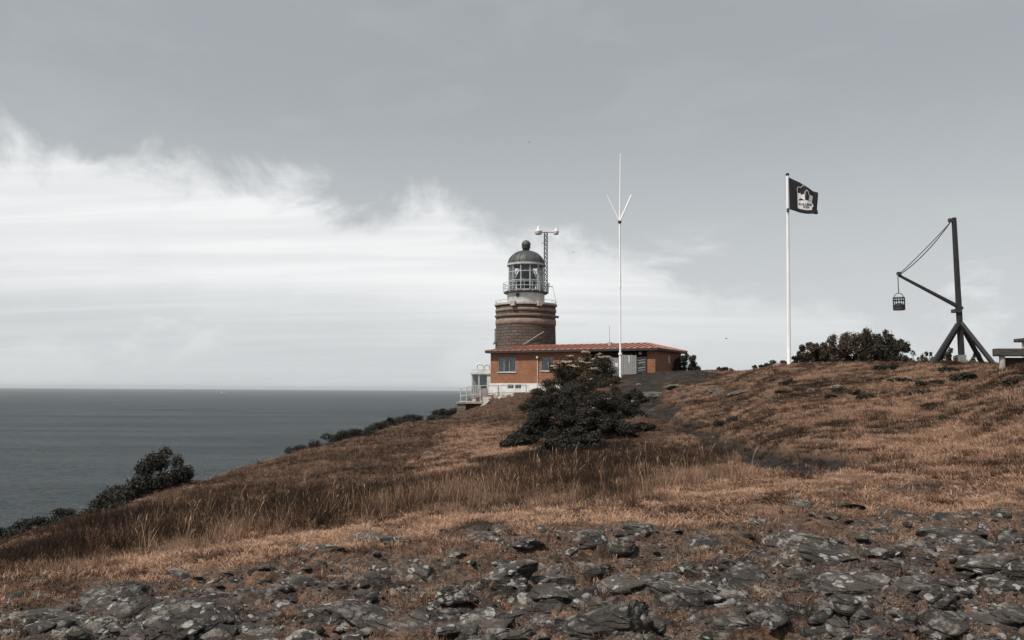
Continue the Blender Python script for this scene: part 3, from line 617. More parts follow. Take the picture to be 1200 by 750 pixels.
# ------------------------------------------------------------------ lighthouse tower
TD = 103.0
def tz(py, px=616): return at(px, py, TD).z
def build_tower():
    c = at(616, 400, TD); s = TD / F; T = thing('lighthouse', 'round brown stone lighthouse with glazed lantern, dark dome and ball finial', 'lighthouse', (c.x, c.y, 0))
    R = 36.2 * s; k0 = tz(457)
    def z(py): return tz(py)
    MB().lathe([(R * .985, -.5), (R * .985, z(410)), (R * .965, z(382))], 64).build('shaft', M['tower_stone'], T, True)
    MB().lathe([(R * .966, z(382)), (R * .985, z(381.5)), (R * .985, z(375.8)), (R * .966, z(375.5))], 64).build('band', M['sandstone'], T, True)
    MB().lathe([(R * .966, z(375.4)), (R * .966, z(372.6))], 64).build('upper_shaft', M['tower_stone'], T, True)
    MB().lathe([(R * .966, z(372.6)), (R * 1.005, z(372.2)), (R * 1.01, z(370.4)), (R * .97, z(370))], 64).build('ledge', M['sandstone'], T)
    MB().lathe([(R * .968, z(370)), (R * .968, z(366.8))], 64).build('upper_shaft', M['tower_stone'], T, True)
    MB().lathe([(R * .968, z(366.8)), (R * .99, z(366.4)), (R * .99, z(363.6)), (R * .972, z(363.2))], 64).build('band', M['sandstone'], T, True)
    MB().lathe([(R * .972, z(363.2)), (R * .978, z(359.6))], 64).build('parapet', M['tower_stone'], T, True)
    MB().lathe([(R * .978, z(359.6)), (R * 1.02, z(359.2)), (R * 1.02, z(357.2)), (R * .2, z(356.4))], 64).build('coping', M['pale_stone'], T)
    for px in (601.3, 630.7):                                      # pale brackets on the coping
        ang = math.asin((px - 616) / 37); x, y = R * 1.03 * math.sin(ang), -R * 1.03 * math.cos(ang)
        m = MB(); m.box(-.26, .26, -.28, .25, z(361.5), z(356.0)); o = m.build('bracket', M['pale_stone'], T); o.location = (x, y, 0); o.rotation_euler = (0, 0, ang)
    # rail round the coping
    for zz in (z(353.8),):
        MB().tube([(R * .99 * math.cos(a), R * .99 * math.sin(a), zz) for a in [2 * math.pi * i / 48 for i in range(49)]], .025, 5).build('coping_rail', M['grey_metal'], T, True)
    for i in range(16):
        a = 2 * math.pi * (i + .5) / 16; MB().tube([(R * .99 * math.cos(a), R * .99 * math.sin(a), z(357.3)), (R * .99 * math.cos(a), R * .99 * math.sin(a), z(353.8))], .025, 5).build('rail_post', M['grey_metal'], T)
    # side windows with stone surrounds, left edge and front
    for ang, pz in ((-1.42, 393),):
        x, y = R * .97 * math.sin(ang), -R * .97 * math.cos(ang); o = MB().box(-.5, .5, -.14, .2, z(402), z(386)).build('window_surround', M['sandstone'], T); o.location = (x, y, 0); o.rotation_euler = (0, 0, ang)
        MB().box(-.33, .33, -.17, -.142, z(400), z(388)).build('pane', M['window_glass'], o); MB().box(-.62, .62, -.3, -.145, z(404), z(402.1)).build('sill', M['sandstone'], o)
    MB().box(.98 * R, 1.03 * R + .15, -.2, .2, z(372.5), z(370.2)).build('bracket', M['dark_metal'], T)
    # bright conduit slanting over the shaft
    def onsh(px, py, rr=1.0): a = math.asin((px - 616) / 36.2); return (R * rr * math.sin(a), -R * rr * math.cos(a), z(py))
    pts = [onsh(613 + 23 * t, 405.5 - 15 * t, 1.01) for t in [i / 10 for i in range(11)]]; MB().tube(pts, .035, 6).build('conduit', M['pale_metal'], T, True)
    # lantern: drum, deck, rail, glazing, lens, dome, ball
    r0 = 22 * s
    MB().lathe([(r0, z(356.4)), (r0 * 1.0, z(345.5)), (r0 * 1.03, z(344.8))], 48).build('drum', M['pale_metal'], T, True)
    for a in (-.45,):
        x, y = r0 * math.sin(a), -r0 * math.cos(a); o = MB().tube([(0, -.06, 0), (0, .1, 0)], .24, 16).build('porthole', M['dark_metal'], T); o.location = (x, y, z(348)); o.rotation_euler = (0, 0, a)
    rg = 26 * s; MB().lathe([(r0 * .5, z(345.2)), (rg * .92, z(345)), (rg, z(344)), (rg, z(342.4)), (r0 * .9, z(342.2))], 48).build('gallery_deck', M['dark_metal'], T)
    for zz in (z(332.5), z(337)):
        MB().tube([(rg * 1.03 * math.cos(a), rg * 1.03 * math.sin(a), zz) for a in [2 * math.pi * i / 48 for i in range(49)]], .03, 5).build('gallery_rail', M['pale_metal'], T, True)
    for i in range(18):
        a = 2 * math.pi * (i + .25) / 18; MB().tube([(rg * 1.03 * math.cos(a), rg * 1.03 * math.sin(a), z(344)), (rg * 1.03 * math.cos(a), rg * 1.03 * math.sin(a), z(332.5))], .03, 5).build('rail_post', M['pale_metal'], T)
    rl = 20.6 * s
    MB().lathe([(rl, z(342.2)), (rl, z(340.5))], 48).build('sill_ring', M['pale_metal'], T)
    L_ = MB().lathe([(rl * .985, z(340.5)), (rl * .985, z(312))], 48).build('lantern_glass', M['glass'], T, True)
    for i in range(12):
        a = 2 * math.pi * (i + .4) / 12; MB().beam((rl * math.cos(a), rl * math.sin(a), z(341)), (rl * math.cos(a), rl * math.sin(a), z(311.5)), .11, .11).build('mullion', M['pale_metal'], L_)
    for py in (330, 320): MB().tube([(rl * math.cos(a), rl * math.sin(a), z(py)) for a in [2 * math.pi * i / 48 for i in range(49)]], .04, 5).build('glazing_ring', M['pale_metal'], L_, True)
    prof = [(.2, z(340))]; rr = 12.6 * s
    for i in range(19):
        t = i / 18; rad = rr * (.78 + .22 * math.sin(math.pi * min(1, t * 1.15))) * (1 if t < .62 else math.sqrt(max(.02, 1 - ((t - .62) / .40) ** 2)))
        zz = z(340 - 26 * t); prof += [(rad, zz - .05), (rad * .90, zz + .13)]
    lens = MB().lathe(prof, 24).build('lens', M['lens_glass'], T)
    MB().lathe([(.02, z(340)), (.9, z(339.5)), (.9, z(333)), (.35, z(332)), (.3, z(318)), (.02, z(317))], 20).build('lamp_core', M['dark_metal'], lens)
    for i in range(6):
        a = 2 * math.pi * (i + .2) / 6; m = MB(); pts = [(rr * 1.02 * (1 if t < .6 else math.sqrt(max(.03, 1 - ((t - .6) / .41) ** 2))), z(340.2 - 27 * t)) for t in [j / 8 for j in range(9)]]
        for p, q in zip(pts[:-1], pts[1:]): m.beam((p[0] * math.cos(a), p[0] * math.sin(a), p[1]), (q[0] * math.cos(a), q[0] * math.sin(a), q[1]), .10, .10)
        m.build('lens_frame', M['dark_metal'], lens)
    rd = 21.4 * s
    MB().lathe([(rl * .9, z(312.2)), (rd * 1.05, z(312)), (rd * 1.06, z(309.8)), (rd * .96, z(309.4))], 48).build('roof_ring', M['pale_metal'], T)
    dp = [(rd * .985 * math.cos(t), z(309.4) + (z(294) - z(309.4)) * math.sin(t)) for t in [math.pi / 2 * i / 12 * .93 for i in range(13)]]
    dome = MB().lathe(dp + [(.42, z(293.2)), (.42, z(291)), (.55, z(290.8)), (.55, z(290.2)), (.3, z(289.8)), (.3, z(288))], 48).build('dome', M['dome_metal'], T, True)
    for i in range(16):
        a = 2 * math.pi * i / 16; MB().tube([((r + .02) * math.cos(a), (r + .02) * math.sin(a), h) for r, h in dp], .055, 5).build('rib', M['dome_metal'], dome, True)
    zb = z(286.8); MB().lathe([(max(.01, .56 * math.sin(math.pi * i / 16)), zb - .56 * math.cos(math.pi * i / 16)) for i in range(17)], 24).build('ball', M['dome_metal'], T, True)
    # lattice mast on the gallery with crossarm and two white hooded lamps
    q = at(639.4, 340, TD - .6); mx, my = q.x - c.x, q.y - c.y; K = T
    zt, zb = z(274), z(345); hw = .2
    mast = MB()
    for sx in (-1, 1):
        for sy in (-1, 1): mast.beam((mx + sx * hw, my + sy * hw, zb), (mx + sx * hw * .9, my + sy * hw * .9, zt), .10)
    n = 14
    for i in range(n):
        z0, z1 = zb + (zt - zb) * i / n, zb + (zt - zb) * (i + 1) / n
        mast.beam((mx - hw, my - hw, z0), (mx + hw, my - hw, z1), .07); mast.beam((mx - hw, my + hw, z1), (mx + hw, my + hw, z0), .07); mast.beam((mx - hw, my - hw, z1), (mx + hw, my - hw, z1), .07)
    MA = mast.build('lattice_mast', M['dark_metal'], T)
    za = z(273.2); xl, xr = at(630.8, 273, TD).x - c.x, at(651.4, 273, TD).x - c.x
    MB().beam((xl - .2, my, za), (xr + .25, my, za), .12, .12).build('crossarm', M['grey_metal'], MA)
    for x, k in ((xl, 1.25), (xr, .9)):
        MB().lathe([(.05, za + .66 * k), (.12, za + .6 * k), (.17, za + .32 * k), (.36 * k, za + .2), (.38 * k, za + .05), (.33 * k, za - .02), (.36 * k, za - .2), (.25 * k, za - .28), (.02, za - .28)], 16, (x, my)).build('hooded_lamp', M['white_paint'], MA, True)
    MB().beam((mx - .55, my, z(287)), (mx + .1, my, z(283)), .07).build('stay', M['grey_metal'], MA)
    MB().beam((mx - .2, my, z(336.4)), (mx + .85, my, z(336.4)), .09).beam((mx + .45, my, z(336.4)), (mx + .45, my, z(332)), .06).build('side_arm', M['grey_metal'], MA)
    pts = [(mx + .75 + .10 * i * (1 - .05 * i), my, z(335) + (z(357) - z(335)) * i / 8) for i in range(9)]; MB().tube(pts, .03, 5).build('cable', M['pale_metal'], T)
build_tower()

# ------------------------------------------------------------------ white annex, terrace and railings at the left end of the house
def build_annex():
    d = 95.0; s = d / F
    a = at(552.5, 438, d); b = at(576.6, 438, d); y0 = d; x0, x1 = a.x, b.x; zf = a.z; xg = at(572, 440, d).x
    A = thing('glazed_annex', 'small white flat-roofed annex with dark glazing at the left end of the house', 'annex', (x0, y0, 0))
    w = x1 - x0; g = xg - x0; zb = at(560, 454, d).z - .1
    MB().box(-.12, w, -.12, 3.0, zf - .05, zf + .16).build('fascia', M['white_paint'], A)
    MB().box(.05, w, .05, 2.9, zf + .161, zf + .52).build('upper_block', M['white_paint'], A)
    MB().box(g, w, 0, 2.8, 0, zf - .051).build('side_pier', M['white_paint'], A)
    MB().box(0, g - .001, 1.6, 1.7, 0, zf - .051).build('inner_wall', M['grey_metal'], A)
    for f in (0, .42, .93): MB().box(g * f, g * f + .12, 0, .12, zb, zf - .051).build('mullion', M['white_paint'], A)
    for f0, f1 in ((0, .42), (.42, .93)): MB().box(g * f0 + .121, g * f1 - .001, .05, .07, zb, zf - .051).build('pane', M['window_glass'], A)
    MB().box(.0, g - .001, -.02, 1.59, -.2, zb - .001).build('base', M['concrete'], A)
    for px0, px1, pt, pb in ((558.4, 565.4, 426.3, 434), (567.2, 572.8, 427, 433)):   # two hooped rails standing on its roof
        xa, xb = at(px0, 430, d).x - x0, at(px1, 430, d).x - x0; zt = at(560, pt, d).z; zs = at(560, pb, d).z; r = (xb - xa) / 2
        pts = [(xa, .5, zf + .5)] + [(xa + r - r * math.cos(t), .5, zt - r + r * math.sin(t)) for t in [math.pi * i / 10 for i in range(11)]] + [(xb, .5, zs)]
        MB().tube(pts, .10, 8).build('roof_hoop', M['white_paint'], A, True)
    # terrace: stone base, slab, stringer, railing
    td = 84.0; p = at(535.5, 473, td); q = at(556, 473, td); zt = p.z; zl = gz(p.x, td) - .6
    T = thing('stone_terrace', 'rough stone terrace with concrete slab below the white annex', 'terrace', (p.x, td, 0)); w = q.x - p.x
    MB().box(0, w * .52, 0, 6, zl, zt - .001).build('stone_base', M['rubble'], T, False, .05); MB().box(w * .52 + .01, w * 1.7, .6, 6, zl, zt - .12).build('retaining_wall', M['rubble'], T)
    MB().box(-.08, w * 1.7, -.1, 9, zt, zt + .16).build('slab', M['concrete'], T)
    rnd = random.Random(3)
    for i in range(16):
        x = w * .9 + rnd.random() * w * 2.6; yy = .3 + rnd.random() * 3; sz = rnd.uniform(.22, .5); gg = max(zt * (x < w * 1.7) + .16, gz(p.x + x, td + yy) - .1)
        m = MB(); m.box(-sz, sz, -sz * .7, sz * .7, -.1, sz * .8); o = m.build('stone', M['pale_stone'], T, False, .08); o.location = (x, yy, gg); o.rotation_euler = (rnd.uniform(-.2, .2), rnd.uniform(-.2, .2), rnd.random() * 3)
    e, f = at(572, 470, td - 1), at(554.5, 487, td - 2.6); o0 = Vector((p.x, td, 0))
    MB().beam(f - o0 + Vector((0, 0, -.1)), e - o0, .5, .16).build('stair_stringer', M['concrete'], T)
    Rl = thing('terrace_railing', 'white tubular railing round the terrace below the annex', 'railing', (p.x, td, 0))
    def rel(px, py, dd): return at(px, py, dd) - o0
    top = [rel(540, 455, td + .2), rel(547, 453.2, td), rel(563, 452, td + .1), rel(584, 452, td + 2), rel(616.5, 451, td + 2.5)]
    mid = [rel(540, 464, td + .2), rel(547, 463.3, td), rel(563, 462, td + .1), rel(584, 460.2, td + 2), rel(616.5, 459.6, td + 2.5)]
    MB().tube(top, .045, 6).build('top_rail', M['pale_metal'], Rl, True); MB().tube(mid, .04, 6).build('middle_rail', M['pale_metal'], Rl, True)
    for k, (t, pb) in enumerate(zip(top, (472.5, 473, 471.5, 468, 463))):
        gg = gz(p.x + t.x, td + t.y); base = (zt + .16 if k < 3 else gg - .1); MB().tube([(t.x, t.y, base), t], .05, 6).build('post', M['pale_metal'], Rl)
    for i in range(7):
        a_ = top[1].lerp(top[2], (i + .5) / 7); b_ = mid[1].lerp(mid[2], (i + .5) / 7); MB().tube([a_, b_], .025, 5).build('baluster', M['pale_metal'], Rl)
build_annex()

# ------------------------------------------------------------------ white antenna mast before the porch
def build_antenna():
    d = 79.0; b = at(727, 439, d); g = gz(b.x, d); T = thing('antenna_mast', 'tall slim white antenna mast with V-shaped whips before the house', 'mast', (b.x, d, g))
    def lz(py): return at(727, py, d).z - g
    tx = at(726.2, 260, d).x - b.x
    MB().tube([(0, 0, -.3), (0, 0, lz(416))], [.125, .12], 12).build('lower_tube', M['pole_white'], T, True)
    MB().lathe([(.12, lz(416.2)), (.18, lz(415.8)), (.18, lz(413.8)), (.10, lz(413.4))], 12).build('collar', M['pole_white'], T)
    MB().tube([(0, 0, lz(414)), (tx * .5, 0, lz(338))], [.09, .085], 10).build('pole', M['pole_white'], T, True)
    MB().tube([(tx * .5, 0, lz(338.5)), (tx * .5, 0, lz(321))], [.11, .11], 10).build('sleeve', M['pole_white'], T, True)
    MB().tube([(tx * .5, 0, lz(321.4)), (tx, 0, lz(259))], [.09, .08], 8).build('upper_pole', M['pole_white'], T, True)
    MB().lathe([(.05, lz(262)), (.17, lz(261.4)), (.17, lz(259)), (.05, lz(258.4))], 10, (tx, 0)).build('clamp', M['dark_metal'], T)
    MB().tube([(tx, 0, lz(259)), (at(727, 180, d).x - b.x, 0, lz(180))], [.075, .04], 6).build('whip', M['pole_white'], T)
    for px in (711, 740): MB().tube([(tx, 0, lz(260)), (at(px, 228.5, d).x - b.x, 0, lz(228.5))], [.09, .075], 6).build('side_whip', M['pole_white'], T)
build_antenna()

# ------------------------------------------------------------------ flagpole and flag
def build_flag():
    d = 52.0; b = at(924.6, 428, d); g = gz(b.x, d); s = d / F
    T = thing('flagpole', 'white flagpole on the hill crest', 'flagpole', (b.x, d, g))
    top = at(922.8, 206, d); tx, tz_ = top.x - b.x, top.z - g
    MB().tube([(0, 0, -.3), (tx * .5, 0, tz_ * .5), (tx, 0, tz_)], [.115, .10, .075], 14).build('pole', M['pole_white'], T, True)
    MB().lathe([(.03, tz_), (.11, tz_ + .03), (.12, tz_ + .10), (.05, tz_ + .18), (.01, tz_ + .2)], 12, (tx, 0)).build('finial', M['dark_metal'], T, True)
    MB().box(tx - .12, tx + .02, -.16, -.08, at(924, 249, d).z - g, at(924, 254, d).z - g + .5).build('cleat', M['dark_metal'], T)
    MB().tube([(tx - .05, -.13, tz_), (tx * .5 - .10, -.15, tz_ * .5), (-.1, -.16, 1.2)], .008, 4).build('halyard', M['pole_white'], T)
    # cloth
    topc = np.array([(0, 0), (.2, 2.6), (.36, 5.2), (.52, 9.0), (.66, 12.0), (.82, 14.2), (1, 15.8)]); botc = np.array([(0, 38.6), (.2, 40.2), (.4, 42.0), (.6, 43.2), (.75, 43.0), (.9, 43.4), (1, 41.6)])
    hx = at(924.4, 208, d).x; zt = at(924.4, 208, d).z
    def P_(sv, tv, off=0.0):                 # sv along the fly, tv down from the top, metres
        a, bb = np.interp(sv, topc[:, 0], topc[:, 1]), np.interp(sv, botc[:, 0], botc[:, 1])
        x = sv * 36.8 * s + (.035 * math.sin(tv * 4.2 + 1) * sv) + (.10 * (tv - .5) * sv if tv > .85 else 0); zz = -(a + (bb - a) * tv) * s
        y = .15 * sv * math.sin(sv * 8.2 - tv * 1.7 + .4) + .035 * math.sin(sv * 17 + tv * 3.0) * sv + .35 * sv
        return Vector((x, y - off, zz))
    FL = thing('flag', 'black flag with white lighthouse emblem flying from the white pole', 'flag', (hx, d, zt))
    nx, nz = 44, 34; vs = [P_(i / nx, j / nz) for j in range(nz + 1) for i in range(nx + 1)]
    fs = [(j * (nx + 1) + i, (j + 1) * (nx + 1) + i, (j + 1) * (nx + 1) + i + 1, j * (nx + 1) + i + 1) for j in range(nz) for i in range(nx)]
    cl = MB().add(vs, fs).build('cloth', M['flag_cloth'], FL, True); sol = cl.modifiers.new('thick', 'SOLIDIFY'); sol.thickness = .006; sol.offset = 0
    def map_px(x, y):                        # flag position of a point read off the enlarged photo (6.82x, origin 900,190)
        px, py = 900 + x / 6.82, 190 + y / 6.82; sv = (px - 924.4) / 36.8; a, bb = np.interp(sv, topc[:, 0], topc[:, 1]), np.interp(sv, botc[:, 0], botc[:, 1])
        return sv, (py - 208 - a) / (bb - a)
    def shape(name, poly, mat, off):
        bm = bmesh.new(); f = bm.faces.new([bm.verts.new((x, y, 0)) for x, y in poly]); bmesh.ops.triangulate(bm, faces=[f])
        for _ in range(5):
            e = [e for e in bm.edges if e.calc_length() > 9]
            if not e: break
            bmesh.ops.subdivide_edges(bm, edges=e, cuts=1); bmesh.ops.triangulate(bm, faces=bm.faces[:])
        for v in bm.verts: v.co = P_(*map_px(v.co.x, v.co.y), off)
        me = bpy.data.meshes.new(name); bm.to_mesh(me); bm.free(); return link(name, me, mat, FL)
    shape('emblem_plaque', [(240, 312), (300, 306), (358, 312), (362, 330), (374, 340), (372, 358), (362, 362), (360, 384), (310, 388), (262, 376), (243, 372)], M['flag_print'], .012)
    shape('emblem_cliff', [(238, 240), (250, 248), (262, 246), (270, 262), (283, 270), (288, 254), (296, 262), (300, 304), (240, 310)], M['flag_print'], .012)
    shape('emblem_cliff', [(330, 304), (334, 262), (342, 268), (350, 258), (356, 262), (364, 264), (370, 270), (366, 290), (358, 312)], M['flag_print'], .012)
    shape('emblem_wave', [(252, 296), (268, 288), (282, 296), (290, 303), (254, 304)], M['flag_cloth'], .020)
    def stroke(name, pts, wd):
        for (x0, y0), (x1, y1) in zip(pts[:-1], pts[1:]):
            dx, dy = x1 - x0, y1 - y0; l = math.hypot(dx, dy); nx_, ny_ = -dy / l * wd, dx / l * wd
            shape(name, [(x0 + nx_, y0 + ny_), (x0 - nx_, y0 - ny_), (x1 - nx_, y1 - ny_), (x1 + nx_, y1 + ny_)], M['flag_print'], .012)
    stroke('emblem_outline', [(236, 236), (238, 200), (252, 196), (262, 202), (276, 190), (288, 184)], 2.0)
    stroke('emblem_tower', [(298, 262), (296, 240), (304, 230), (311, 222), (320, 230), (328, 240), (328, 262)], 2.2)
    for body, size, x0, y0, wd in (('KULLENS', 22, 250, 344, 108), ('FYR', 22, 287, 370, 54)):
        cu = bpy.data.curves.new('t', 'FONT'); cu.body = body; cu.size = size; cu.offset = .8
        to = bpy.data.objects.new('t', cu); COL.objects.link(to); dg = bpy.context.evaluated_depsgraph_get(); me = bpy.data.meshes.new_from_object(to.evaluated_get(dg)); bpy.data.objects.remove(to)
        n = len(me.vertices); co = np.zeros(n * 3, np.float32); me.vertices.foreach_get('co', co); co = co.reshape(-1, 3)
        co[:, 0] = (co[:, 0] - co[:, 0].min()) / (np.ptp(co[:, 0])) * wd
        for v, c in zip(me.vertices, co): v.co = P_(*map_px(x0 + c[0], y0 + c[0] * .06 - c[1]), .022)
        link('emblem_lettering', me, M['flag_cloth'], FL)
build_flag()

# ------------------------------------------------------------------ bascule light: post, arm, ropes, fire basket
def build_bascule():
    d = 40.0; b = at(1127.2, 425, d); g = gz(b.x, d); o = Vector((b.x, d, g)); s = d / F
    T = thing('bascule_light', 'black timber tilting beacon with braced post and long arm on the crest', 'beacon', o)
    def p(px, py, dy=0): return at(px, py, d + dy) - o
    top, bot = p(1117.8, 255), p(1127.2, 425); kn = bot.lerp(top, (425 - 416) / 170)
    MB().beam(kn, top, .23, .23, (0, 1, 0), .78).build('post', M['tarred_wood'], T, False, .03)
    MB().beam(bot + Vector((0, 0, -.3)), kn, .30, .30, (0, 1, 0)).build('post_foot', M['concrete'], T)
    MB().beam(p(1122.5, 379.5, -.1), Vector((p(1091, 428, -.9).x, -.9, gz(b.x + p(1091, 428).x, d - .9) - g - .15)), .18, .18, (0, 1, 0)).build('brace', M['tarred_wood'], T, False, .03)
    e = p(1168, 425, -1.4); MB().beam(p(1126.5, 379, -.1), Vector((e.x, -1.4, gz(b.x + e.x, d - 1.4) - g - .15)), .18, .18, (0, 1, 0)).build('brace', M['tarred_wood'], T, False, .03)
    e = p(1154, 424, 1.5); MB().beam(p(1126.5, 381, .1), Vector((e.x, 1.5, gz(b.x + e.x, d + 1.5) - g - .15)), .18, .18, (0, 1, 0)).build('brace', M['tarred_wood'], T, False, .03)
    e = p(1094, 424, 1.3); MB().beam(p(1122, 384, .1), Vector((e.x, 1.3, gz(b.x + e.x, d + 1.3) - g - .15)), .17, .17, (0, 1, 0)).build('brace', M['tarred_wood'], T, False, .03)
    MB().box(-.34, .02, -.17, .17, p(1122, 366.5).z, p(1122, 362.5).z).build('bracket', M['dark_metal'], T)
    tip = p(1053, 322.5); MB().beam(p(1127, 361.5), tip, .165, .165, (0, 1, 0), .66).build('arm', M['tarred_wood'], T, False, .02)
    MB().tube([p(1128.5, 361), p(1120, 361)], .06, 6).build('pivot_pin', M['dark_metal'], T)
    sh = MB().box(-.08, .08, -.09, .09, -.05, .10).build('pulley', M['dark_metal'], T); sh.location = tip + Vector((.02, 0, .05))
    for k, sag in ((0, .06), (1, .20)):
        a, c = p(1114.5, 259.5, .06 * k), p(1054.5 + 2 * k, 320.5, .06 * k); pts = [a.lerp(c, t) + Vector((0, 0, -sag * 4 * t * (1 - t))) for t in [i / 12 for i in range(13)]]
        MB().tube(pts, .022, 5).build('rope', M['rope'], T, True)
    MB().box(top.x - .26, top.x - .08, -.07, .07, top.z - .22, top.z - .05).build('cleat', M['dark_metal'], T)
    # basket hangs from the arm
    hk = at(1052.2, 324, d); bt, bb, cx = at(1053.5, 349, d).z, at(1053.5, 363.2, d).z, at(1053.5, 356, d).x; r = 6.3 * s; h = bt - bb
    Bk = thing('fire_basket', 'small iron fire basket hanging by a chain from the beacon arm', 'basket', (cx, d, bb))
    zc = hk.z - bb; MB().tube([(hk.x - cx, 0, zc), (0, 0, h + .22)], .022, 6).build('chain', M['dark_metal'], Bk)
    MB().tube([(-r * .9, 0, h)] + [(-r * .9 * math.cos(t), 0, h + .22 * math.sin(t)) for t in [math.pi * i / 8 for i in range(1, 8)]] + [(r * .9, 0, h)], .018, 5).build('bail', M['dark_metal'], Bk, True)
    for f in (.02, .34, .78, 1.0): MB().tube([(r * math.cos(a), r * math.sin(a), h * f) for a in [2 * math.pi * i / 20 for i in range(21)]], .022, 5).build('hoop', M['dark_metal'], Bk, True)
    for i in range(14):
        a = 2 * math.pi * i / 14; MB().beam((r * math.cos(a), r * math.sin(a), 0), (r * math.cos(a), r * math.sin(a), h), .025, .02).build('bar', M['dark_metal'], Bk)
    MB().lathe([(.02, .0), (r * .96, .01), (r * .96, h * .40), (r * .6, h * .52), (.05, h * .56)], 14).build('coals', M['dark_metal'], Bk)
build_bascule()

# ------------------------------------------------------------------ timber table with bench at the right edge
def build_table():
    d = 30.0; b = at(1171, 427, d); g = gz(b.x, d); rz = RAD(-8)
    T = thing('picnic_table', 'heavy weathered timber bench and table at the right edge', 'table', (b.x, d, g), rz)
    def z(py): return at(1171, py, d).z - g
    zb, zt = z(417.5), z(408.5)
    MB().box(-.16, 3.0, -.16, .16, zb, zt).build('bench_beam', M['old_wood'], T, False, .03)
    for x in (.10, 2.6): MB().tube([(x, 0, -.2), (x, 0, zb)], .10, 10).build('bench_leg', M['pale_stone'], T, True)
    MB().box(.22, 2.9, .25, .33, -.1, zb - .04).build('dark_backdrop', M['dark_wood'], T)  # dark backdrop filling the gap beneath the bench beam
    t0, t1 = z(398.5), z(394.5)
    x = at(1190.5, 398, d + .9).x - b.x
    for k in range(3): MB().box(x, x + 2.6, .72 + k * .3, 1.0 + k * .3, t0, t1 + .004 * k).build('table_plank', M['old_wood'], T, False, .02)
    for xx in (x + .2, x + 2.2): MB().tube([(xx, 1.1, -.2), (xx, 1.1, t0)], .12, 10).build('table_leg', M['pale_stone'], T, True)
build_table()

# ------------------------------------------------------------------ stones of the outcrop
def ico(sub):
    bm = bmesh.new(); bmesh.ops.create_icosphere(bm, subdivisions=sub, radius=1); v = np.array([x.co[:] for x in bm.verts]); f = np.array([[x.index for x in t.verts] for t in bm.faces]); bm.free(); return v, f
ICO = {k: ico(k) for k in (2, 3, 4, 5)}
def n3(p, sc, off, oct_=3):
    return np.array([mnoise.fractal(Vector((q[0] * sc + off, q[1] * sc - off, q[2] * sc + 2 * off)), .9, 2.1, oct_) for q in p])
def rock_mesh(seed, sub, flat=.5, facets=13, name='stone'):
    r = np.random.default_rng(seed); v, f = ICO[sub]; p = v.copy()
    for k in range(facets):
        n = r.normal(size=3); n /= np.linalg.norm(n); n[2] = abs(n[2]) if k < 5 else n[2]; c = r.uniform(.42, .85)
        d = p @ n - c; p = p - np.where(d > 0, d, 0)[:, None] * n * .94
    a = r.normal(size=3); a[2] = abs(a[2]) + .6; a /= np.linalg.norm(a)
    off = r.uniform(0, 50)
    st = p @ a * r.uniform(3.0, 5.0) + n3(p, 1.2, off, 2) * .5; saw = st - np.floor(st); perp = p - (p @ a)[:, None] * a
    p = p - perp * (sstep(saw, .55, 1.0) * .055)[:, None]
    p = p * (1 + .17 * n3(p, 1.3, off + 3)[:, None] + .06 * n3(p, 4.2, off + 9)[:, None])
    if sub >= 4: p = p * (1 + .028 * n3(p, 11, off + 20, 3)[:, None])
    ext = np.ptp(p, axis=0); p = (p - (p.max(0) + p.min(0)) / 2) / ext                      # unit box
    me = np_mesh(name, p, f); me.materials.append(M['rock']); me.polygons.foreach_set('use_smooth', [True] * len(f)); return me
def put_rock(me, px, py, w, h, yaw, tilt=(0, 0), parent=None, name='stone', depthf=1.0, sink=.60):
    g = hit(px, py + h * .25); d = g.y; s = d / F; o = bpy.data.objects.new(name, me); COL.objects.link(o)
    Wd, Hh = w * s * 1.2, h * s * 1.08; o.scale = (Wd, Wd * depthf, Hh + .03)
    o.rotation_euler = (tilt[0], tilt[1], yaw); o.location = (g.x, g.y + .25 * Wd * depthf, gz(g.x, g.y + .25 * Wd * depthf) + Hh * (.5 - sink))
    if parent is not None: o.parent = parent
    return o
BOULDERS = [  # photo position, size and what singles each one out
 (412, 716, 150, 62, 'largest foreground boulder, dark with pale lichen crust and a shadowed hollow'),
 (35, 716, 88, 42, 'rounded grey boulder at the lower left edge of the picture'),
 (128, 696, 82, 32, 'smooth grey ribbed boulder at the left edge of the dry grass'),
 (140, 722, 70, 34, 'curved grey boulder between two larger ones at lower left'),
 (210, 738, 96, 44, 'grey boulder with round lichen rosettes at the bottom left'),
 (340, 700, 58, 28, 'low lichen-grey boulder just left of the largest boulder'),
 (428, 630, 46, 14, 'pale flat boulder alone at the edge of the tall grass'),
 (590, 690, 66, 38, 'pale crusted boulder right of the largest boulder'),
 (546, 697, 42, 24, 'small white-crusted boulder between two bigger pale ones'),
 (675, 630, 56, 26, 'dark domed boulder at the back of the stony ground'),
 (815, 716, 88, 48, 'dark boulder with white lichen rosettes left of its top at bottom centre'),
 (715, 744, 110, 46, 'broad grey slab boulder at the bottom edge near the centre'),
 (932, 730, 100, 52, 'dark ribbed slab boulder at the bottom right of centre'),
 (992, 692, 84, 40, 'layered grey boulder with scaly lichen above the ribbed slab'),
 (958, 641, 96, 30, 'long white-crusted outcrop boulder at the back right'),
 (1138, 640, 66, 34, 'striped slanting boulder at the right rear of the stones'),
 (1178, 688, 58, 20, 'pale flat stone slab at the right edge of the picture'),
 (1160, 742, 84, 34, 'white-lichened boulder in the bottom right corner'),
 (1105, 742, 56, 30, 'grey boulder left of the corner boulder at bottom right'),
 (640, 680, 60, 34, 'dark split boulder left of the centre of the stony ground'),
]
rr = random.Random(11)
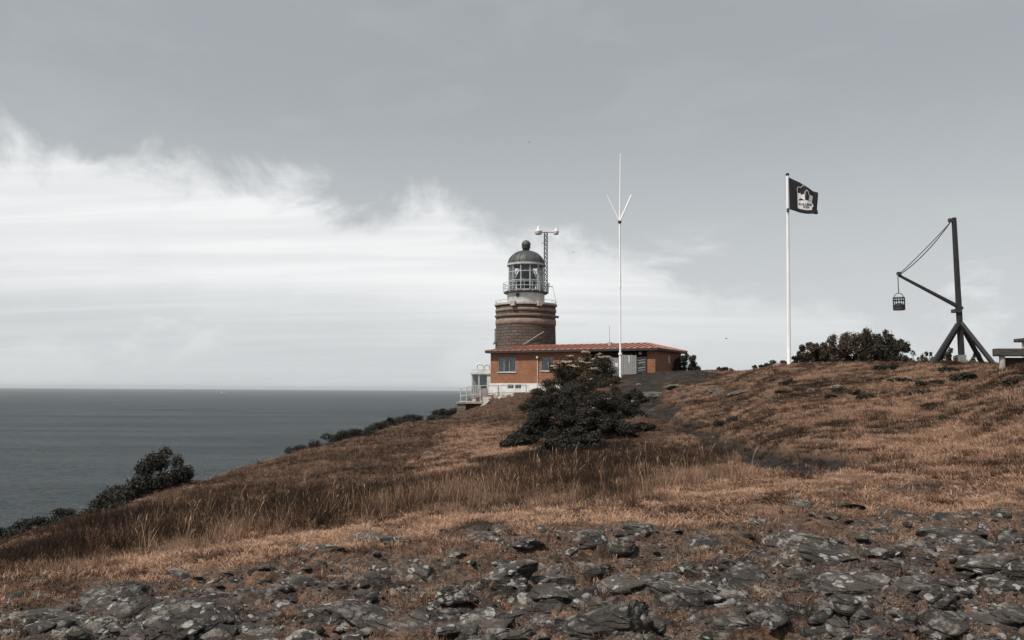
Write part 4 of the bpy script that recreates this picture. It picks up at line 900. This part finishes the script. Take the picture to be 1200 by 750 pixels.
for i, (px, py, w, h, lab) in enumerate(BOULDERS):
    o = put_rock(rock_mesh(100 + i, 5 if w > 80 else 4, facets=10, name='boulder'), px, py, w, h, rr.uniform(-.5, .5), (rr.uniform(-.12, .12), rr.uniform(-.18, .18)), None, 'boulder')
    tag(o, lab, 'boulder', 'boulders of the stony foreground')
STONES = [(75, 706, 50, 24), (300, 727, 54, 30), (286, 690, 28, 18), (445, 672, 30, 18), (495, 678, 40, 18), (345, 683, 34, 18), (250, 700, 40, 14), (520, 730, 44, 30), (470, 738, 50, 26), (570, 742, 56, 30), (722, 624, 34, 15), (748, 630, 34, 22),
 (620, 650, 34, 12), (690, 642, 46, 18), (780, 648, 44, 26), (826, 641, 46, 24), (862, 646, 36, 22), (728, 650, 30, 22), (985, 662, 66, 18), (880, 685, 62, 30), (900, 628, 60, 24), (1075, 650, 42, 22), (1030, 656, 40, 20), (1105, 630, 44, 20), (1065, 602, 50, 16),
 (1000, 594, 34, 10), (940, 596, 30, 12), (1130, 612, 60, 18), (1180, 615, 54, 20), (1160, 660, 70, 26), (1040, 690, 46, 26), (1075, 705, 40, 26), (1020, 722, 56, 30), (1125, 695, 44, 22), (870, 738, 60, 30), (770, 690, 52, 22), (735, 700, 60, 24), (650, 715, 46, 24), (610, 730, 50, 26), (690, 672, 42, 20), (240, 735, 40, 24), (170, 745, 50, 22), (60, 742, 70, 26), (110, 740, 50, 22), (395, 668, 40, 14), (380, 645, 36, 9), (470, 632, 40, 10), (560, 640, 36, 10), (530, 660, 34, 14), (590, 625, 30, 8), (1190, 640, 30, 26), (980, 620, 44, 14), (1040, 622, 50, 16), (920, 660, 34, 14), (955, 705, 36, 20), (1080, 668, 30, 14)]
smalls = [rock_mesh(300 + i, 3, facets=11) for i in range(16)]
meds = [rock_mesh(400 + i, 4, facets=10) for i in range(12)]
for i, (px, py, w, h) in enumerate(STONES): put_rock(meds[i % 12], px, py, w, h, rr.choice((0, math.pi)) + rr.uniform(-.6, .6), (rr.uniform(-.2, .2), rr.uniform(-.22, .22)), HILL)
n = 0
while n < 215:
    px, py = rr.uniform(-90, 1320), rr.uniform(592, 760); b = np.interp(px, B_ROCK[:, 0], B_ROCK[:, 1])
    if py < b - 14 or rr.random() > .16 + (py - b + 14) / 85: continue
    k = (py - 560) / 190; w = rr.uniform(11, 40) * (.40 + .8 * k); put_rock(smalls[n % 16], px, py, w, w * rr.uniform(.28, .55), rr.uniform(0, 6.28), (rr.uniform(-.25, .25), rr.uniform(-.25, .25)), HILL); n += 1
# pale rock faces on the path and on the right-hand slope
for i, (px, py, w, h) in enumerate([(766, 459, 52, 12), (806, 463, 12, 7), (792, 451, 22, 5), (748, 450, 10, 4), (846, 455, 26, 8), (872, 458, 24, 6), (955, 456, 14, 6), (984, 453, 20, 6), (1133, 434, 14, 4), (860, 462, 16, 4), (636, 465, 12, 7), (503, 529, 22, 6)]):
    put_rock(meds[(i + 5) % 12], px, py, w, h, rr.uniform(-.3, .3), (0, rr.uniform(-.1, .1)), HILL, depthf=1.3, sink=.55)

# ------------------------------------------------------------------ scattered stuff: grass, turf, grit (point cloud + instances)
def scatter(name, pts, rot, scl, idx, tint, srcs, label):
    colx = bpy.data.collections.new(name + '_source')
    for i, me in enumerate(srcs):
        o = bpy.data.objects.new('%s_source_%02d' % (name, i), me); colx.objects.link(o)
    me = bpy.data.meshes.new(name); N = len(pts); me.vertices.add(N); me.vertices.foreach_set('co', np.ascontiguousarray(pts, np.float32).ravel())
    for nm, ty, key, dat in (('rot', 'FLOAT_VECTOR', 'vector', rot), ('scl', 'FLOAT_VECTOR', 'vector', scl), ('idx', 'INT', 'value', idx), ('tint', 'FLOAT', 'value', tint)):
        a = me.attributes.new(nm, ty, 'POINT'); a.data.foreach_set(key, np.ascontiguousarray(dat, np.int32 if ty == 'INT' else np.float32).ravel())
    o = bpy.data.objects.new(name, me); COL.objects.link(o)
    ng = bpy.data.node_groups.new(name + '_scatter', 'GeometryNodeTree'); ng.interface.new_socket('Geometry', in_out='INPUT', socket_type='NodeSocketGeometry'); ng.interface.new_socket('Geometry', in_out='OUTPUT', socket_type='NodeSocketGeometry')
    gi, go = ng.nodes.new('NodeGroupInput'), ng.nodes.new('NodeGroupOutput'); ip = ng.nodes.new('GeometryNodeInstanceOnPoints'); ci = ng.nodes.new('GeometryNodeCollectionInfo')
    ci.inputs['Collection'].default_value = colx; ci.inputs['Separate Children'].default_value = True; ci.inputs['Reset Children'].default_value = True; ip.inputs['Pick Instance'].default_value = True
    def na(nm, ty):
        n_ = ng.nodes.new('GeometryNodeInputNamedAttribute'); n_.data_type = ty; n_.inputs['Name'].default_value = nm; return n_.outputs['Attribute']
    L = ng.links.new; L(gi.outputs[0], ip.inputs['Points']); L(ci.outputs[0], ip.inputs['Instance']); L(na('idx', 'INT'), ip.inputs['Instance Index'])
    er = ng.nodes.new('FunctionNodeEulerToRotation'); L(na('rot', 'FLOAT_VECTOR'), er.inputs[0]); L(er.outputs[0], ip.inputs['Rotation']); L(na('scl', 'FLOAT_VECTOR'), ip.inputs['Scale']); L(ip.outputs[0], go.inputs[0])
    md = o.modifiers.new('scatter', 'NODES'); md.node_group = ng
    return tag(o, label, None, None, 'stuff')

def tuft_mesh(seed, n, h0, h1, spread, wd, mat, lean=.35, heads=0.0):
    r = random.Random(seed); vs = []; fs = []; tip = []
    for k in range(n):
        a = r.uniform(0, 6.283); rad = spread * math.sqrt(r.random()); bx, by = rad * math.cos(a), rad * math.sin(a); h = r.uniform(h0, h1); ln = h * r.uniform(.05, lean); b = a + r.uniform(-1, 1)
        pale = r.random(); bt = .45 + .55 * r.random() if pale > .80 else -.30 * r.random(); dx, dy = math.cos(b) * ln, math.sin(b) * ln; fa = r.uniform(0, 3.1416); wx, wy = math.cos(fa) * wd / 2, math.sin(fa) * wd / 2
        o = len(vs); prof = [(0, 1), (.45, .9), (.8, .6), (1, .06)]
        head = r.random() < heads
        if head: prof = [(0, .7), (.5, .5), (.80, .4), (.88, 1.7), (1, .3)]
        for t, q in prof:
            x, y, z = bx + dx * t * t, by + dy * t * t, h * (t - .12 * t * t * (ln / h) * 2); vs += [(x - wx * q, y - wy * q, z), (x + wx * q, y + wy * q, z)]; tip += [.5 + (t - .5) * .8 + bt * 1.6 + (.5 if head and t > .8 else 0)] * 2
        fs += [(o + 2 * i, o + 2 * i + 1, o + 2 * i + 3, o + 2 * i + 2) for i in range(len(prof) - 1)]
    me = bpy.data.meshes.new('tuft'); me.from_pydata(vs, [], fs); at_ = me.attributes.new('tip', 'FLOAT', 'POINT'); at_.data.foreach_set('value', tip); me.materials.append(mat); return me

RN = np.random.default_rng(5)
def sample(nc, d0, d1, u0=-.85, u1=1.0, power=1.0):          # random ground points, thinner with distance
    l = RN.random(nc) ** power; d = np.exp(math.log(d0) + l * (math.log(d1) - math.log(d0))); u = RN.uniform(u0, u1, nc); return u * d, d
def visible_rows(x, y): return np.ones(len(x), bool)
EDGE = np.array([(-300, 17), (0, 23), (115, 31), (230, 39), (400, 56), (480, 72), (540, 97), (620, 110)], float)
def emit(x, y, keep): return x[keep], y[keep]

# tall dry grass on the left-hand slope
x, y = sample(154000, 8.2, 95); cv = covers(x, y)
lim = np.interp(cv['px'], EDGE[:, 0], EDGE[:, 1])
house = ((x - BC.x) * BY.x + (y - BC.y) * BY.y > -.4) & (x > -8)
keep = (cv['tall'] > RN.random(len(x))) & (cv['rocky'] < .5) & (y < lim) & ~house & (RN.random(len(x)) < .62)
x, y = emit(x, y, keep); z = h_full(x, y); N = len(x); cvp = covers(x, y)
dens = fbm(x * .33, y * .33, 133, 4)
near_edge = sstep(np.interp(cvp['px'], B_TALL[:, 0], B_TALL[:, 1]) - cvp['py'], 0, 26)
sc_ = (.30 + .38 * RN.random(N)) * (.65 + .6 * sstep(dens, .35, .65)) * (.75 + .25 * near_edge) * (1 - .35 * sstep(y, 14, 30)) * (1 - .6 * sstep(lim[keep] - y, 11, 3) * (cvp['px'] < 560))
rot = np.stack([RN.normal(0, .10, N) + .05, RN.normal(.10, .12, N), RN.uniform(0, 6.28, N)], -1)
tint = np.clip(.23 + (fbm(x * .24, y * .24, 201, 4) - .5) * 1.5 + (fbm(x * 1.3, y * 1.3, 203, 3) - .5) * 1.0 + RN.normal(0, .15, N) + .34 * (1 - near_edge) + .2 * sstep(lim[keep] - y, 8, 3) * (cvp['px'] < 330) - .50 * sstep(1.4 - np.hypot((cvp['px'] - 675) / 105, (cvp['py'] - 528) / 40), 0, .8), 0, 1)  # sunlit band along the left cliff edge is painted into the tint
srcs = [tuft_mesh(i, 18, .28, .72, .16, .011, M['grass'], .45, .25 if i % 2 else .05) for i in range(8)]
gi = RN.integers(0, 8, N); lone = (RN.random(N) < .028) & (y < 24) & (cvp['px'] > 150); gi = np.where(lone, 8 + RN.integers(0, 3, N), gi); tint = np.where(lone, .8 + .2 * RN.random(N), tint); sc_ = np.where(lone, .55 + .35 * RN.random(N), sc_)
srcs += [tuft_mesh(90 + i, 5, .40, .80, .16, .0085, M['grass'], .7, .6) for i in range(3)]
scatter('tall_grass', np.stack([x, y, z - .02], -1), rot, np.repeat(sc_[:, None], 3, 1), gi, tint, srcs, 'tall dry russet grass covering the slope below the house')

# short turf: right-hand slope, worn strips, and between the stones
x, y = sample(193000, 4.8, 85, power=.85); cv = covers(x, y); lim = np.interp(cv['px'], EDGE[:, 0], EDGE[:, 1])
patch = sstep(fbm(x * 2.6, y * 2.6, 301, 4), .50, .60)
house = ((x - BC.x) * BY.x + (y - BC.y) * BY.y > -.4) & (x > -8) & (x < BC.x + 5)
pr = np.where(cv['rocky'] > .5, np.clip(patch * .5 + .35 * sstep(60 - (cv['py'] - np.interp(cv['px'], B_ROCK[:, 0], B_ROCK[:, 1])), 0, 50) * sstep(fbm(x * 1.1, y * 2.2, 307, 4), .40, .55), 0, 1) * (1 - cv['bed']), .85) * (1 - .84 * cv['peat_shade']) * (1 - .8 * cv['tall'])
pr = pr * np.where(fbm(x * 1.2, y * 1.2, 331, 4) < .40, .3, 1.0)
keep = (pr > RN.random(len(x))) & (y < lim) & ~house
x, y = emit(x, y, keep); N = len(x); cv = covers(x, y); z = h_full(x, y, cv)
sc_ = (.55 + .75 * RN.random(N)) * np.where(cv['rocky'] > .5, .6, 1.0) * (.75 + .012 * np.minimum(y, 50))
tint = np.clip(.31 + (fbm(x * .34, y * .42, 211, 4) - .5) * 2.1 + (fbm(x * 1.9, y * 1.9, 217, 3) - .5) * 1.7 + (fbm(x * 5, y * 5, 219, 2) - .5) * .7 + .42 * cv['straw'] * (1 - cv['rocky']) * (cv['py'] > 560) + .45 * cv['worn'] + RN.normal(0, .17, N), 0, 1)
tint = tint - .3 * cv['path']; tint = np.where(cv['rocky'] > .5, np.clip(tint * .85 + .14, 0, .85), tint)  # turf over the path darkened to match its painted shade
rot = np.stack([RN.normal(0, .15, N), RN.normal(.05, .15, N), RN.uniform(0, 6.28, N)], -1)
srcs = [tuft_mesh(50 + i, 26, .035, .13, .11, .008, M['turf'], 1.1) for i in range(8)]
scatter('short_turf', np.stack([x, y, z - .008], -1), rot, np.stack([sc_ * 1.15, sc_ * 1.15, sc_ * .9 * (1 - .45 * cv['straw'] * (cv['py'] > 560))], -1), RN.integers(0, 8, N), tint, srcs, 'short dry turf over the right-hand slope and between the stones')

# taller wisps in front of and along the grass edge, and pale seed heads on the left slope
# grit between the stones
x, y = sample(77000, 4.7, 13); cv = covers(x, y)
pt = fbm(x * .9, y * .9, 401, 4); keep = (cv['rocky'] > .6) & (sstep(pt, .40, .62) > RN.random(len(x))) & (RN.random(len(x)) < .55)
x, y = emit(x, y, keep); N = len(x); z = h_full(x, y); s_ = .010 + .035 * RN.random(N) ** 3
scatter('loose_grit', np.stack([x, y, z + s_ * .1], -1), np.stack([RN.normal(0, .4, N), RN.normal(0, .4, N), RN.uniform(0, 6.28, N)], -1), np.stack([s_, s_ * RN.uniform(.6, 1, N), s_ * .6], -1), RN.integers(0, 6, N), RN.random(N), [rock_mesh(600 + i, 2, name='grit') for i in range(6)], 'small loose stone chips strewn between the foreground stones')

x, y = sample(33000, 4.7, 13); cv = covers(x, y)
keep = (cv['rocky'] > .6) & (sstep(fbm(x * 1.3, y * 1.3, 421, 4), .36, .58) > RN.random(len(x))) & (RN.random(len(x)) < .15)
x, y = emit(x, y, keep); N = len(x); z = h_full(x, y); s_ = .05 + .16 * RN.random(N) ** 2.2
scatter('half_buried_rubble', np.stack([x, y, z - s_ * .10], -1), np.stack([RN.normal(0, .3, N), RN.normal(0, .3, N), RN.uniform(0, 6.28, N)], -1), np.stack([s_ * 1.3, s_ * RN.uniform(.7, 1.2, N), s_ * .55], -1), RN.integers(0, 8, N), RN.random(N), [rock_mesh(640 + i, 3, facets=14, name='rubble') for i in range(8)], 'small half-buried stones crowding the stony foreground')

# ------------------------------------------------------------------ shrubs and trees
def leaf_cloud(r, clumps, n, size, flat=.0, shell=.55):
    cl = np.array([c for c in clumps]); wts = cl[:, 3] * cl[:, 4] * cl[:, 5]; wts = wts ** .67; wts /= wts.sum(); k = r.choice(len(cl), n, p=wts)
    d = r.normal(size=(n, 3)); d /= np.linalg.norm(d, axis=1)[:, None]; rad = shell + (1 - shell) * r.random(n); rad = rad * (1 + .14 * r.normal(size=n))
    p = cl[k, :3] + d * rad[:, None] * cl[k, 3:6]
    nrm = d + r.normal(size=(n, 3)) * .8; nrm[:, 2] += flat; nrm /= np.linalg.norm(nrm, axis=1)[:, None]
    t = np.cross(nrm, r.normal(size=(n, 3))); t /= np.linalg.norm(t, axis=1)[:, None] + 1e-9; b = np.cross(nrm, t)
    s = size * (.6 + .8 * r.random(n))[:, None]
    v = np.stack([p - t * s * .5, p - b * s * .32 + t * s * .05, p + t * s * .55, p + b * s * .32 + t * s * .05], 1).reshape(-1, 3)
    tint = np.repeat(np.clip(.5 + .22 * r.normal(size=n) + .18 * (r.random(len(cl))[k] - .5), 0, 1), 4)
    return v, np.arange(n * 4).reshape(-1, 4), tint
def leaf_obj(name, v, f, tint, mat, parent):
    me = np_mesh(name, v, f); a = me.attributes.new('tint', 'FLOAT', 'POINT'); a.data.foreach_set('value', tint.astype(np.float32)); return link(name, me, mat, parent)
def shrub(name, label, cat, base, w, h, dep, n, size, mat, seed, group=None, nclump=14, skew=0.0, top=None, stems=6, blossom=None, prof=None, low=.12, shell=.5):
    r = np.random.default_rng(seed); T = thing(name, label, cat, base, 0, group); clumps = []
    for i in range(nclump):
        fx = r.uniform(-1, 1); tmax = (math.sqrt(max(0.05, 1 - fx * fx)) if prof is None else float(np.interp(fx, *zip(*prof)))); fz = r.uniform(low, 1) ** .8 * tmax
        s = r.uniform(.20, .36) * (1.0 if nclump < 20 else .8)
        cz = max(s * h * .6, fz * h - s * h * .55); clumps.append((fx * w * .5 * (1 - s * .5) + skew * fz * w, r.uniform(-.5, .5) * dep * .8, cz, s * w * .42 * r.uniform(.8, 1.2), s * dep * .5, max(s * h * .62, s * w * .26)))
    v, f, t = leaf_cloud(r, clumps, n, size, .2, shell); v[:, 2] = np.maximum(v[:, 2], -.05)
    cr = leaf_obj('crown' if cat == 'tree' else 'foliage', v, f, t, mat, T)
    m = MB()
    for i in range(min(stems, nclump)):
        c = Vector(clumps[(i * 7) % nclump][:3]); b = Vector((c.x * .18, c.y * .18, -.15)); mid = b.lerp(c, .5) + Vector((r.uniform(-.1, .1) * w * .3, 0, h * .06)); rr_ = max(.02, h * .018); m.tube([b, mid, c], [rr_ * 1.6, rr_, rr_ * .4], 6)
    m.build('trunk' if cat == 'tree' else 'stem', M['bark'], T, True)
    if blossom:
        nb, sz = blossom; cl = [c for c in clumps if c[2] > h * .35]; vs, fs, ts = [], [], []
        for j in range(nb):
            c = cl[r.integers(len(cl))]; a = r.uniform(0, 6.28); q = r.random() * .8; ctr = np.array([c[0] + math.cos(a) * c[3] * q, c[1] - abs(math.sin(a)) * c[4] * q, c[2] + c[5] * r.uniform(.72, 1.0)])
            v_, f_, t_ = leaf_cloud(r, [(*ctr, sz, sz, sz * .3)], 26, sz * .55, 1.2, .2); fs.append(f_ + sum(len(a_) for a_ in vs)); vs.append(v_); ts.append(t_)
        leaf_obj('blossom', np.concatenate(vs), np.concatenate(fs), np.concatenate(ts), M['blossom'], T)
    return T
def ground_at(px, d, dy=0):
    u = uv_of(px, 456)[0]; return Vector((u * d, d, gz(u * d, d) + dy))
def px_w(p, d): return p * d / F

# wind-shaped bush above the sea
d = 34.5; B = ground_at(181, d, -.55); zt = at(188, 521, d).z - B.z
shrub('hawthorn_bush', 'dark wind-shaped bush standing against the sea on the left slope', 'bush', B, px_w(124, d), zt, 3.4, 26000, .09, M['leaf_dark'], 1, None, 44, 0, prof=[(-1, .22), (-.75, .42), (-.4, .68), (-.1, .86), (.05, 1.0), (.3, 1.0), (.6, .93), (.85, .85), (1, .55)], low=.05)
# dark scrub along the cliff edge below it, one low bush after another
SCRUB = [(-12, 24, 640, 615, 66), (30, 25.5, 632, 608, 66), (72, 27.5, 622, 597, 62), (112, 30, 610, 584, 58), (226, 38, 570, 560, 44)]
for i, (px, d, pb, pt, w) in enumerate(SCRUB):
    B = ground_at(px, d, -.3); h = max(.5, at(px, pt, d).z - B.z)
    shrub('scrub_bush', ['leftmost low dark scrub bush on the cliff edge', 'second low dark scrub bush from the left on the cliff edge', 'third low dark scrub bush from the left on the cliff edge', 'low dark scrub bush just left of the wind-shaped bush', 'low dark scrub bush just right of the wind-shaped bush'][i], 'bush', B, px_w(w * 1.6, d), h * .85, 2.6, 12000, .07, M['leaf_dark'], 20 + i, 'scrub bushes along the cliff edge', 30, low=.05, prof=[(-1, .75), (-.5, .8), (0, .85), (.5, .9), (1, 1)])
EDGEB = [(382, 53, 4, 70), (414, 57, 10, 58), (440, 62, 6, 54), (470, 68, 7, 54), (494, 74, 9, 50), (514, 81, 10, 50), (532, 87, 8, 40)]
for i, (px, d, hp, wp) in enumerate(EDGEB):
    B = ground_at(px, d); shrub('heath_bush', ['first', 'second', 'third', 'fourth', 'fifth', 'sixth', 'seventh', 'eighth', 'ninth', 'tenth'][i] + ' dark heath bush along the sea edge, counted from the wind-shaped bush', 'bush', B + Vector((0, 0, -.5)), px_w(wp * 1.3, d), px_w(hp, d) + .55, 3.0, 9000, .08, M['leaf_dark'], 40 + i, 'heath bushes along the sea edge', 20, low=.25, prof=[(-1, .7), (-.5, .85), (0, 1), (.5, .85), (1, .7)])
d = 68; B = ground_at(457, d); shrub('seedling_tree', 'small upright dark sapling rising from the sea edge', 'tree', B, px_w(20, d), at(457, 488, d).z - B.z, 1.0, 1500, .14, M['leaf_dark'], 61, None, 9)

# blossoming shrub before the house and the dark thicket below it
d = 74; B = ground_at(680, d); shrub('elder_shrub', 'dark shrub topped with cream blossom in front of the house', 'shrub', B, px_w(88, d), at(680, 413, d).z - B.z, 3.4, 27000, .12, M['leaf'], 70, None, 54, blossom=(130, .22), prof=[(-1, .6), (-.7, .85), (-.35, .95), (0, 1), (.5, 1), (.85, .95), (1, .7)], low=.06)
THICK = [(644, 62, 452, 70, 'olive shrub left of the thicket below the house'), (694, 64, 440, 84, 'broad dark shrub in the middle of the thicket below the house'), (664, 50, 452, 100, 'deep dark shrub at the front left of the thicket'), (716, 46, 462, 92, 'dark shrub with a few cream flowers at the front right of the thicket'), (646, 38, 480, 86, 'low dark shrub at the left foot of the thicket'), (742, 58, 456, 38, 'small russet-green shrub at the right end of the thicket beside the path'), (704, 34, 488, 90, 'low dark shrub at the right foot of the thicket'), (676, 29, 508, 96, 'lowest dark shrub of the thicket, half lost in the tall grass'), (612, 34, 508, 62, 'ragged low shrub trailing left from the foot of the thicket'), (752, 36, 500, 52, 'ragged low shrub between the thicket and the path')]
for i, (px, d, pt, wp, lab) in enumerate(THICK):
    B = ground_at(px, d, -.2); h = (at(px, pt, d).z - B.z) * 1.06; shrub('thicket_shrub', lab, 'shrub', B, px_w(wp, d), max(.6, h), px_w(wp, d) * .6, 21000, .088, M['leaf'] if i in (0, 1, 5) else M['leaf_dark'], 80 + i, 'shrubs of the thicket below the house', 44, blossom=(9, .13) if i in (1, 3) else None, low=.08)
d = 77; B = ground_at(715, d); shrub('round_bush', 'small round dark bush at the foot of the white mast', 'bush', B, px_w(24, d), at(715, 432, d).z - B.z, 1.8, 3000, .12, M['leaf_dark'], 90, None, 10)
B = BC + BX * 1.1 + BY * 6.6; B.z = gz(B.x, B.y); shrub('corner_shrub', 'leafy dark shrub at the right end wall of the house', 'shrub', B, 2.9, at(795, 412.5, B.y).z - B.z, 2.6, 11000, .12, M['leaf'], 91, None, 44, low=.03, shell=.3)

# trees and bushes behind the crest on the right
d = 60; B = ground_at(1003, d); zb = B.z
TREES = [(985, 62, 387, 70, M['leaf_brown'], 'taller left half of the broad brown-green tree clump behind the crest'), (1012, 61, 381, 56, M['leaf_brown'], 'middle crown of the broad tree clump behind the crest'), (1042, 60, 384, 54, M['leaf'], 'right crown of the broad tree clump, nearest the beacon'), (956, 60, 395, 40, M['leaf_brown'], 'lower left shoulder tree of the clump behind the crest')]
for i, (px, d, pt, wp, mt, lab) in enumerate(TREES):
    B = ground_at(px, d); shrub('crest_tree', lab, 'tree', B, px_w(wp, d), at(px, pt, d).z - B.z, px_w(wp, d) * .8, 12500, .13, mt, 110 + i, 'trees behind the crest', 42, low=.04, shell=.35, prof=[(-1, .55), (-.6, .85), (0, 1), (.5, .95), (1, .6)])
CREST = [(936, 59, 414, 24, 'small dark bush left of the tree clump on the crest', 1500), (912, 63, 421, 34, 'low dark bush behind the foot of the flagpole', 1400), (892, 66, 424.5, 20, 'lowest dark bush left of the flagpole', 700), (848, 80, 431, 22, 'low dark bush on the skyline right of the house', 900), (1074, 54, 409, 26, 'sparse thin sapling right of the tree clump', 420), (1088, 52, 411, 16, 'thin sapling just left of the beacon braces', 260), (1112, 56, 407, 32, 'leafy bush seen between the beacon braces', 1300), (1146, 54, 407, 14, 'dark slim bush right of the beacon post', 900), (1065, 54, 417, 20, 'low reddish bush at the right foot of the tree clump', 700)]
for i, (px, d, pt, wp, lab, nl) in enumerate(CREST):
    B = ground_at(px, d); shrub('crest_bush', lab, 'bush', B, px_w(wp, d), max(.35, at(px, pt, d).z - B.z), px_w(wp, d) * .7, nl, .12, M['leaf_brown'] if i in (8,) else M['leaf_dark'] if i < 4 else M['leaf'], 130 + i, 'bushes behind the crest', 11 if nl > 500 else 8, low=.15)

# dark juniper mats on the right-hand slope
MATS = [(1140, 442, 46, 13, 'largest dark juniper mat below the beacon braces'), (1112, 433, 34, 8, 'dark juniper mat directly below the beacon post'), (1192, 447, 30, 15, 'dark juniper mat at the right edge of the slope'), (1090, 450, 44, 8, 'long dark juniper mat left of the largest one'), (1055, 446, 30, 7, 'dark juniper mat below the right end of the tree clump'), (1044, 432, 36, 5, 'thin dark juniper mat close under the crest'), (1082, 460, 32, 8, 'dark juniper mat under the long one'), (985, 458, 22, 6, 'small juniper mat among pale rocks on the slope'), (1006, 461, 18, 5, 'small juniper mat right of the pale rocks'), (914, 459, 16, 5, 'small juniper mat below the flagpole'), (855, 495, 44, 13, 'dark heather mat beside the upper path'), (973, 464, 16, 4, 'tiny juniper mat below the pale rocks'), (1016, 468, 26, 4, 'thin juniper mat in the middle of the slope'), (1092, 474, 26, 5, 'lowest small juniper mat on the slope'), (928, 448, 30, 5, 'flat dark mat on the slope below the flagpole')]
for i, (px, py, wp, hp, lab) in enumerate(MATS):
    g = hit(px, py + hp * .3); d = g.y; w = px_w(wp, d); h = max(.14, px_w(hp, d) * .62)
    shrub('juniper_mat', lab, 'shrub', (g.x, g.y, gz(g.x, g.y)), w, h, w * .8, 1500, .075, M['leaf_dark'], 160 + i, 'low mats on the right-hand slope', 12, stems=3, low=.2)

# ------------------------------------------------------------------ gulls and a distant ship
def gull(px, py, d, span, yaw, lab):
    p = at(px, py, d); T = thing('gull', lab, 'bird', p, yaw, 'gulls in the sky'); s = span
    MB().tube([(-.22 * s, 0, 0), (-.1 * s, 0, .02 * s), (.05 * s, 0, .02 * s), (.2 * s, 0, .01 * s), (.26 * s, 0, 0)], [.01 * s, .05 * s, .065 * s, .045 * s, .012 * s], 8).build('body', M['gull'], T, True)
    for k in (-1, 1): MB().add([(.08 * s, k * .03 * s, .03 * s), (-.06 * s, k * .03 * s, .03 * s), (-.05 * s, k * .25 * s, .13 * s), (.07 * s, k * .25 * s, .14 * s), (-.06 * s, k * .5 * s, .07 * s)], [(0, 1, 2, 3), (3, 2, 4)]).build('wing', M['gull'], T)
gull(620, 167, 190, 1.1, 1.3, 'tiny dark gull high above the lighthouse'); gull(851, 397, 170, 1.1, .3, 'tiny dark gull low over the skyline between house and flagpole'); gull(672, 296, 180, 1.0, 1.9, 'tiny dark gull right of the lantern mast')
def ship():
    d = 11500.0; x = uv_of(262, 456)[0] * d; T = thing('distant_ship', 'tiny distant ship on the sea horizon', 'ship', (x, d, -72.0), .2)
    MB().add([(-38, -6, 0), (36, -6, 0), (46, 0, 0), (36, 6, 0), (-38, 6, 0), (-40, -7, 8), (38, -7, 8), (52, 0, 9), (38, 7, 8), (-40, 7, 8)], [(4, 3, 2, 1, 0), (5, 6, 7, 8, 9), (0, 1, 6, 5), (1, 2, 7, 6), (2, 3, 8, 7), (3, 4, 9, 8), (4, 0, 5, 9)]).build('hull', M['grey_metal'], T)
    MB().box(-34, -18, -6, 6, 8, 22).build('deckhouse', M['white_paint'], T); MB().tube([(-24, 0, 22), (-24, 0, 32)], 1.2, 6).build('mast', M['grey_metal'], T)
ship()

# ------------------------------------------------------------------ thin sea air: closed box round camera, land and sea
def build_haze():
    m = bpy.data.materials.new('haze'); m.use_nodes = True; nt = m.node_tree; nt.nodes.clear()
    v = nd(nt, 'ShaderNodeVolumePrincipled', inp={'Color': (.80, .84, .88, 1), 'Density': 2.6e-5, 'Anisotropy': .2}); out = nd(nt, 'ShaderNodeOutputMaterial'); nt.links.new(v.outputs[0], out.inputs['Volume'])
    o = MB().box(-43000, 43000, -43000, 43000, -92, 60).build('haze', m); return tag(o, 'thin pale sea haze that fades the far water', None, None, 'stuff')
build_haze()
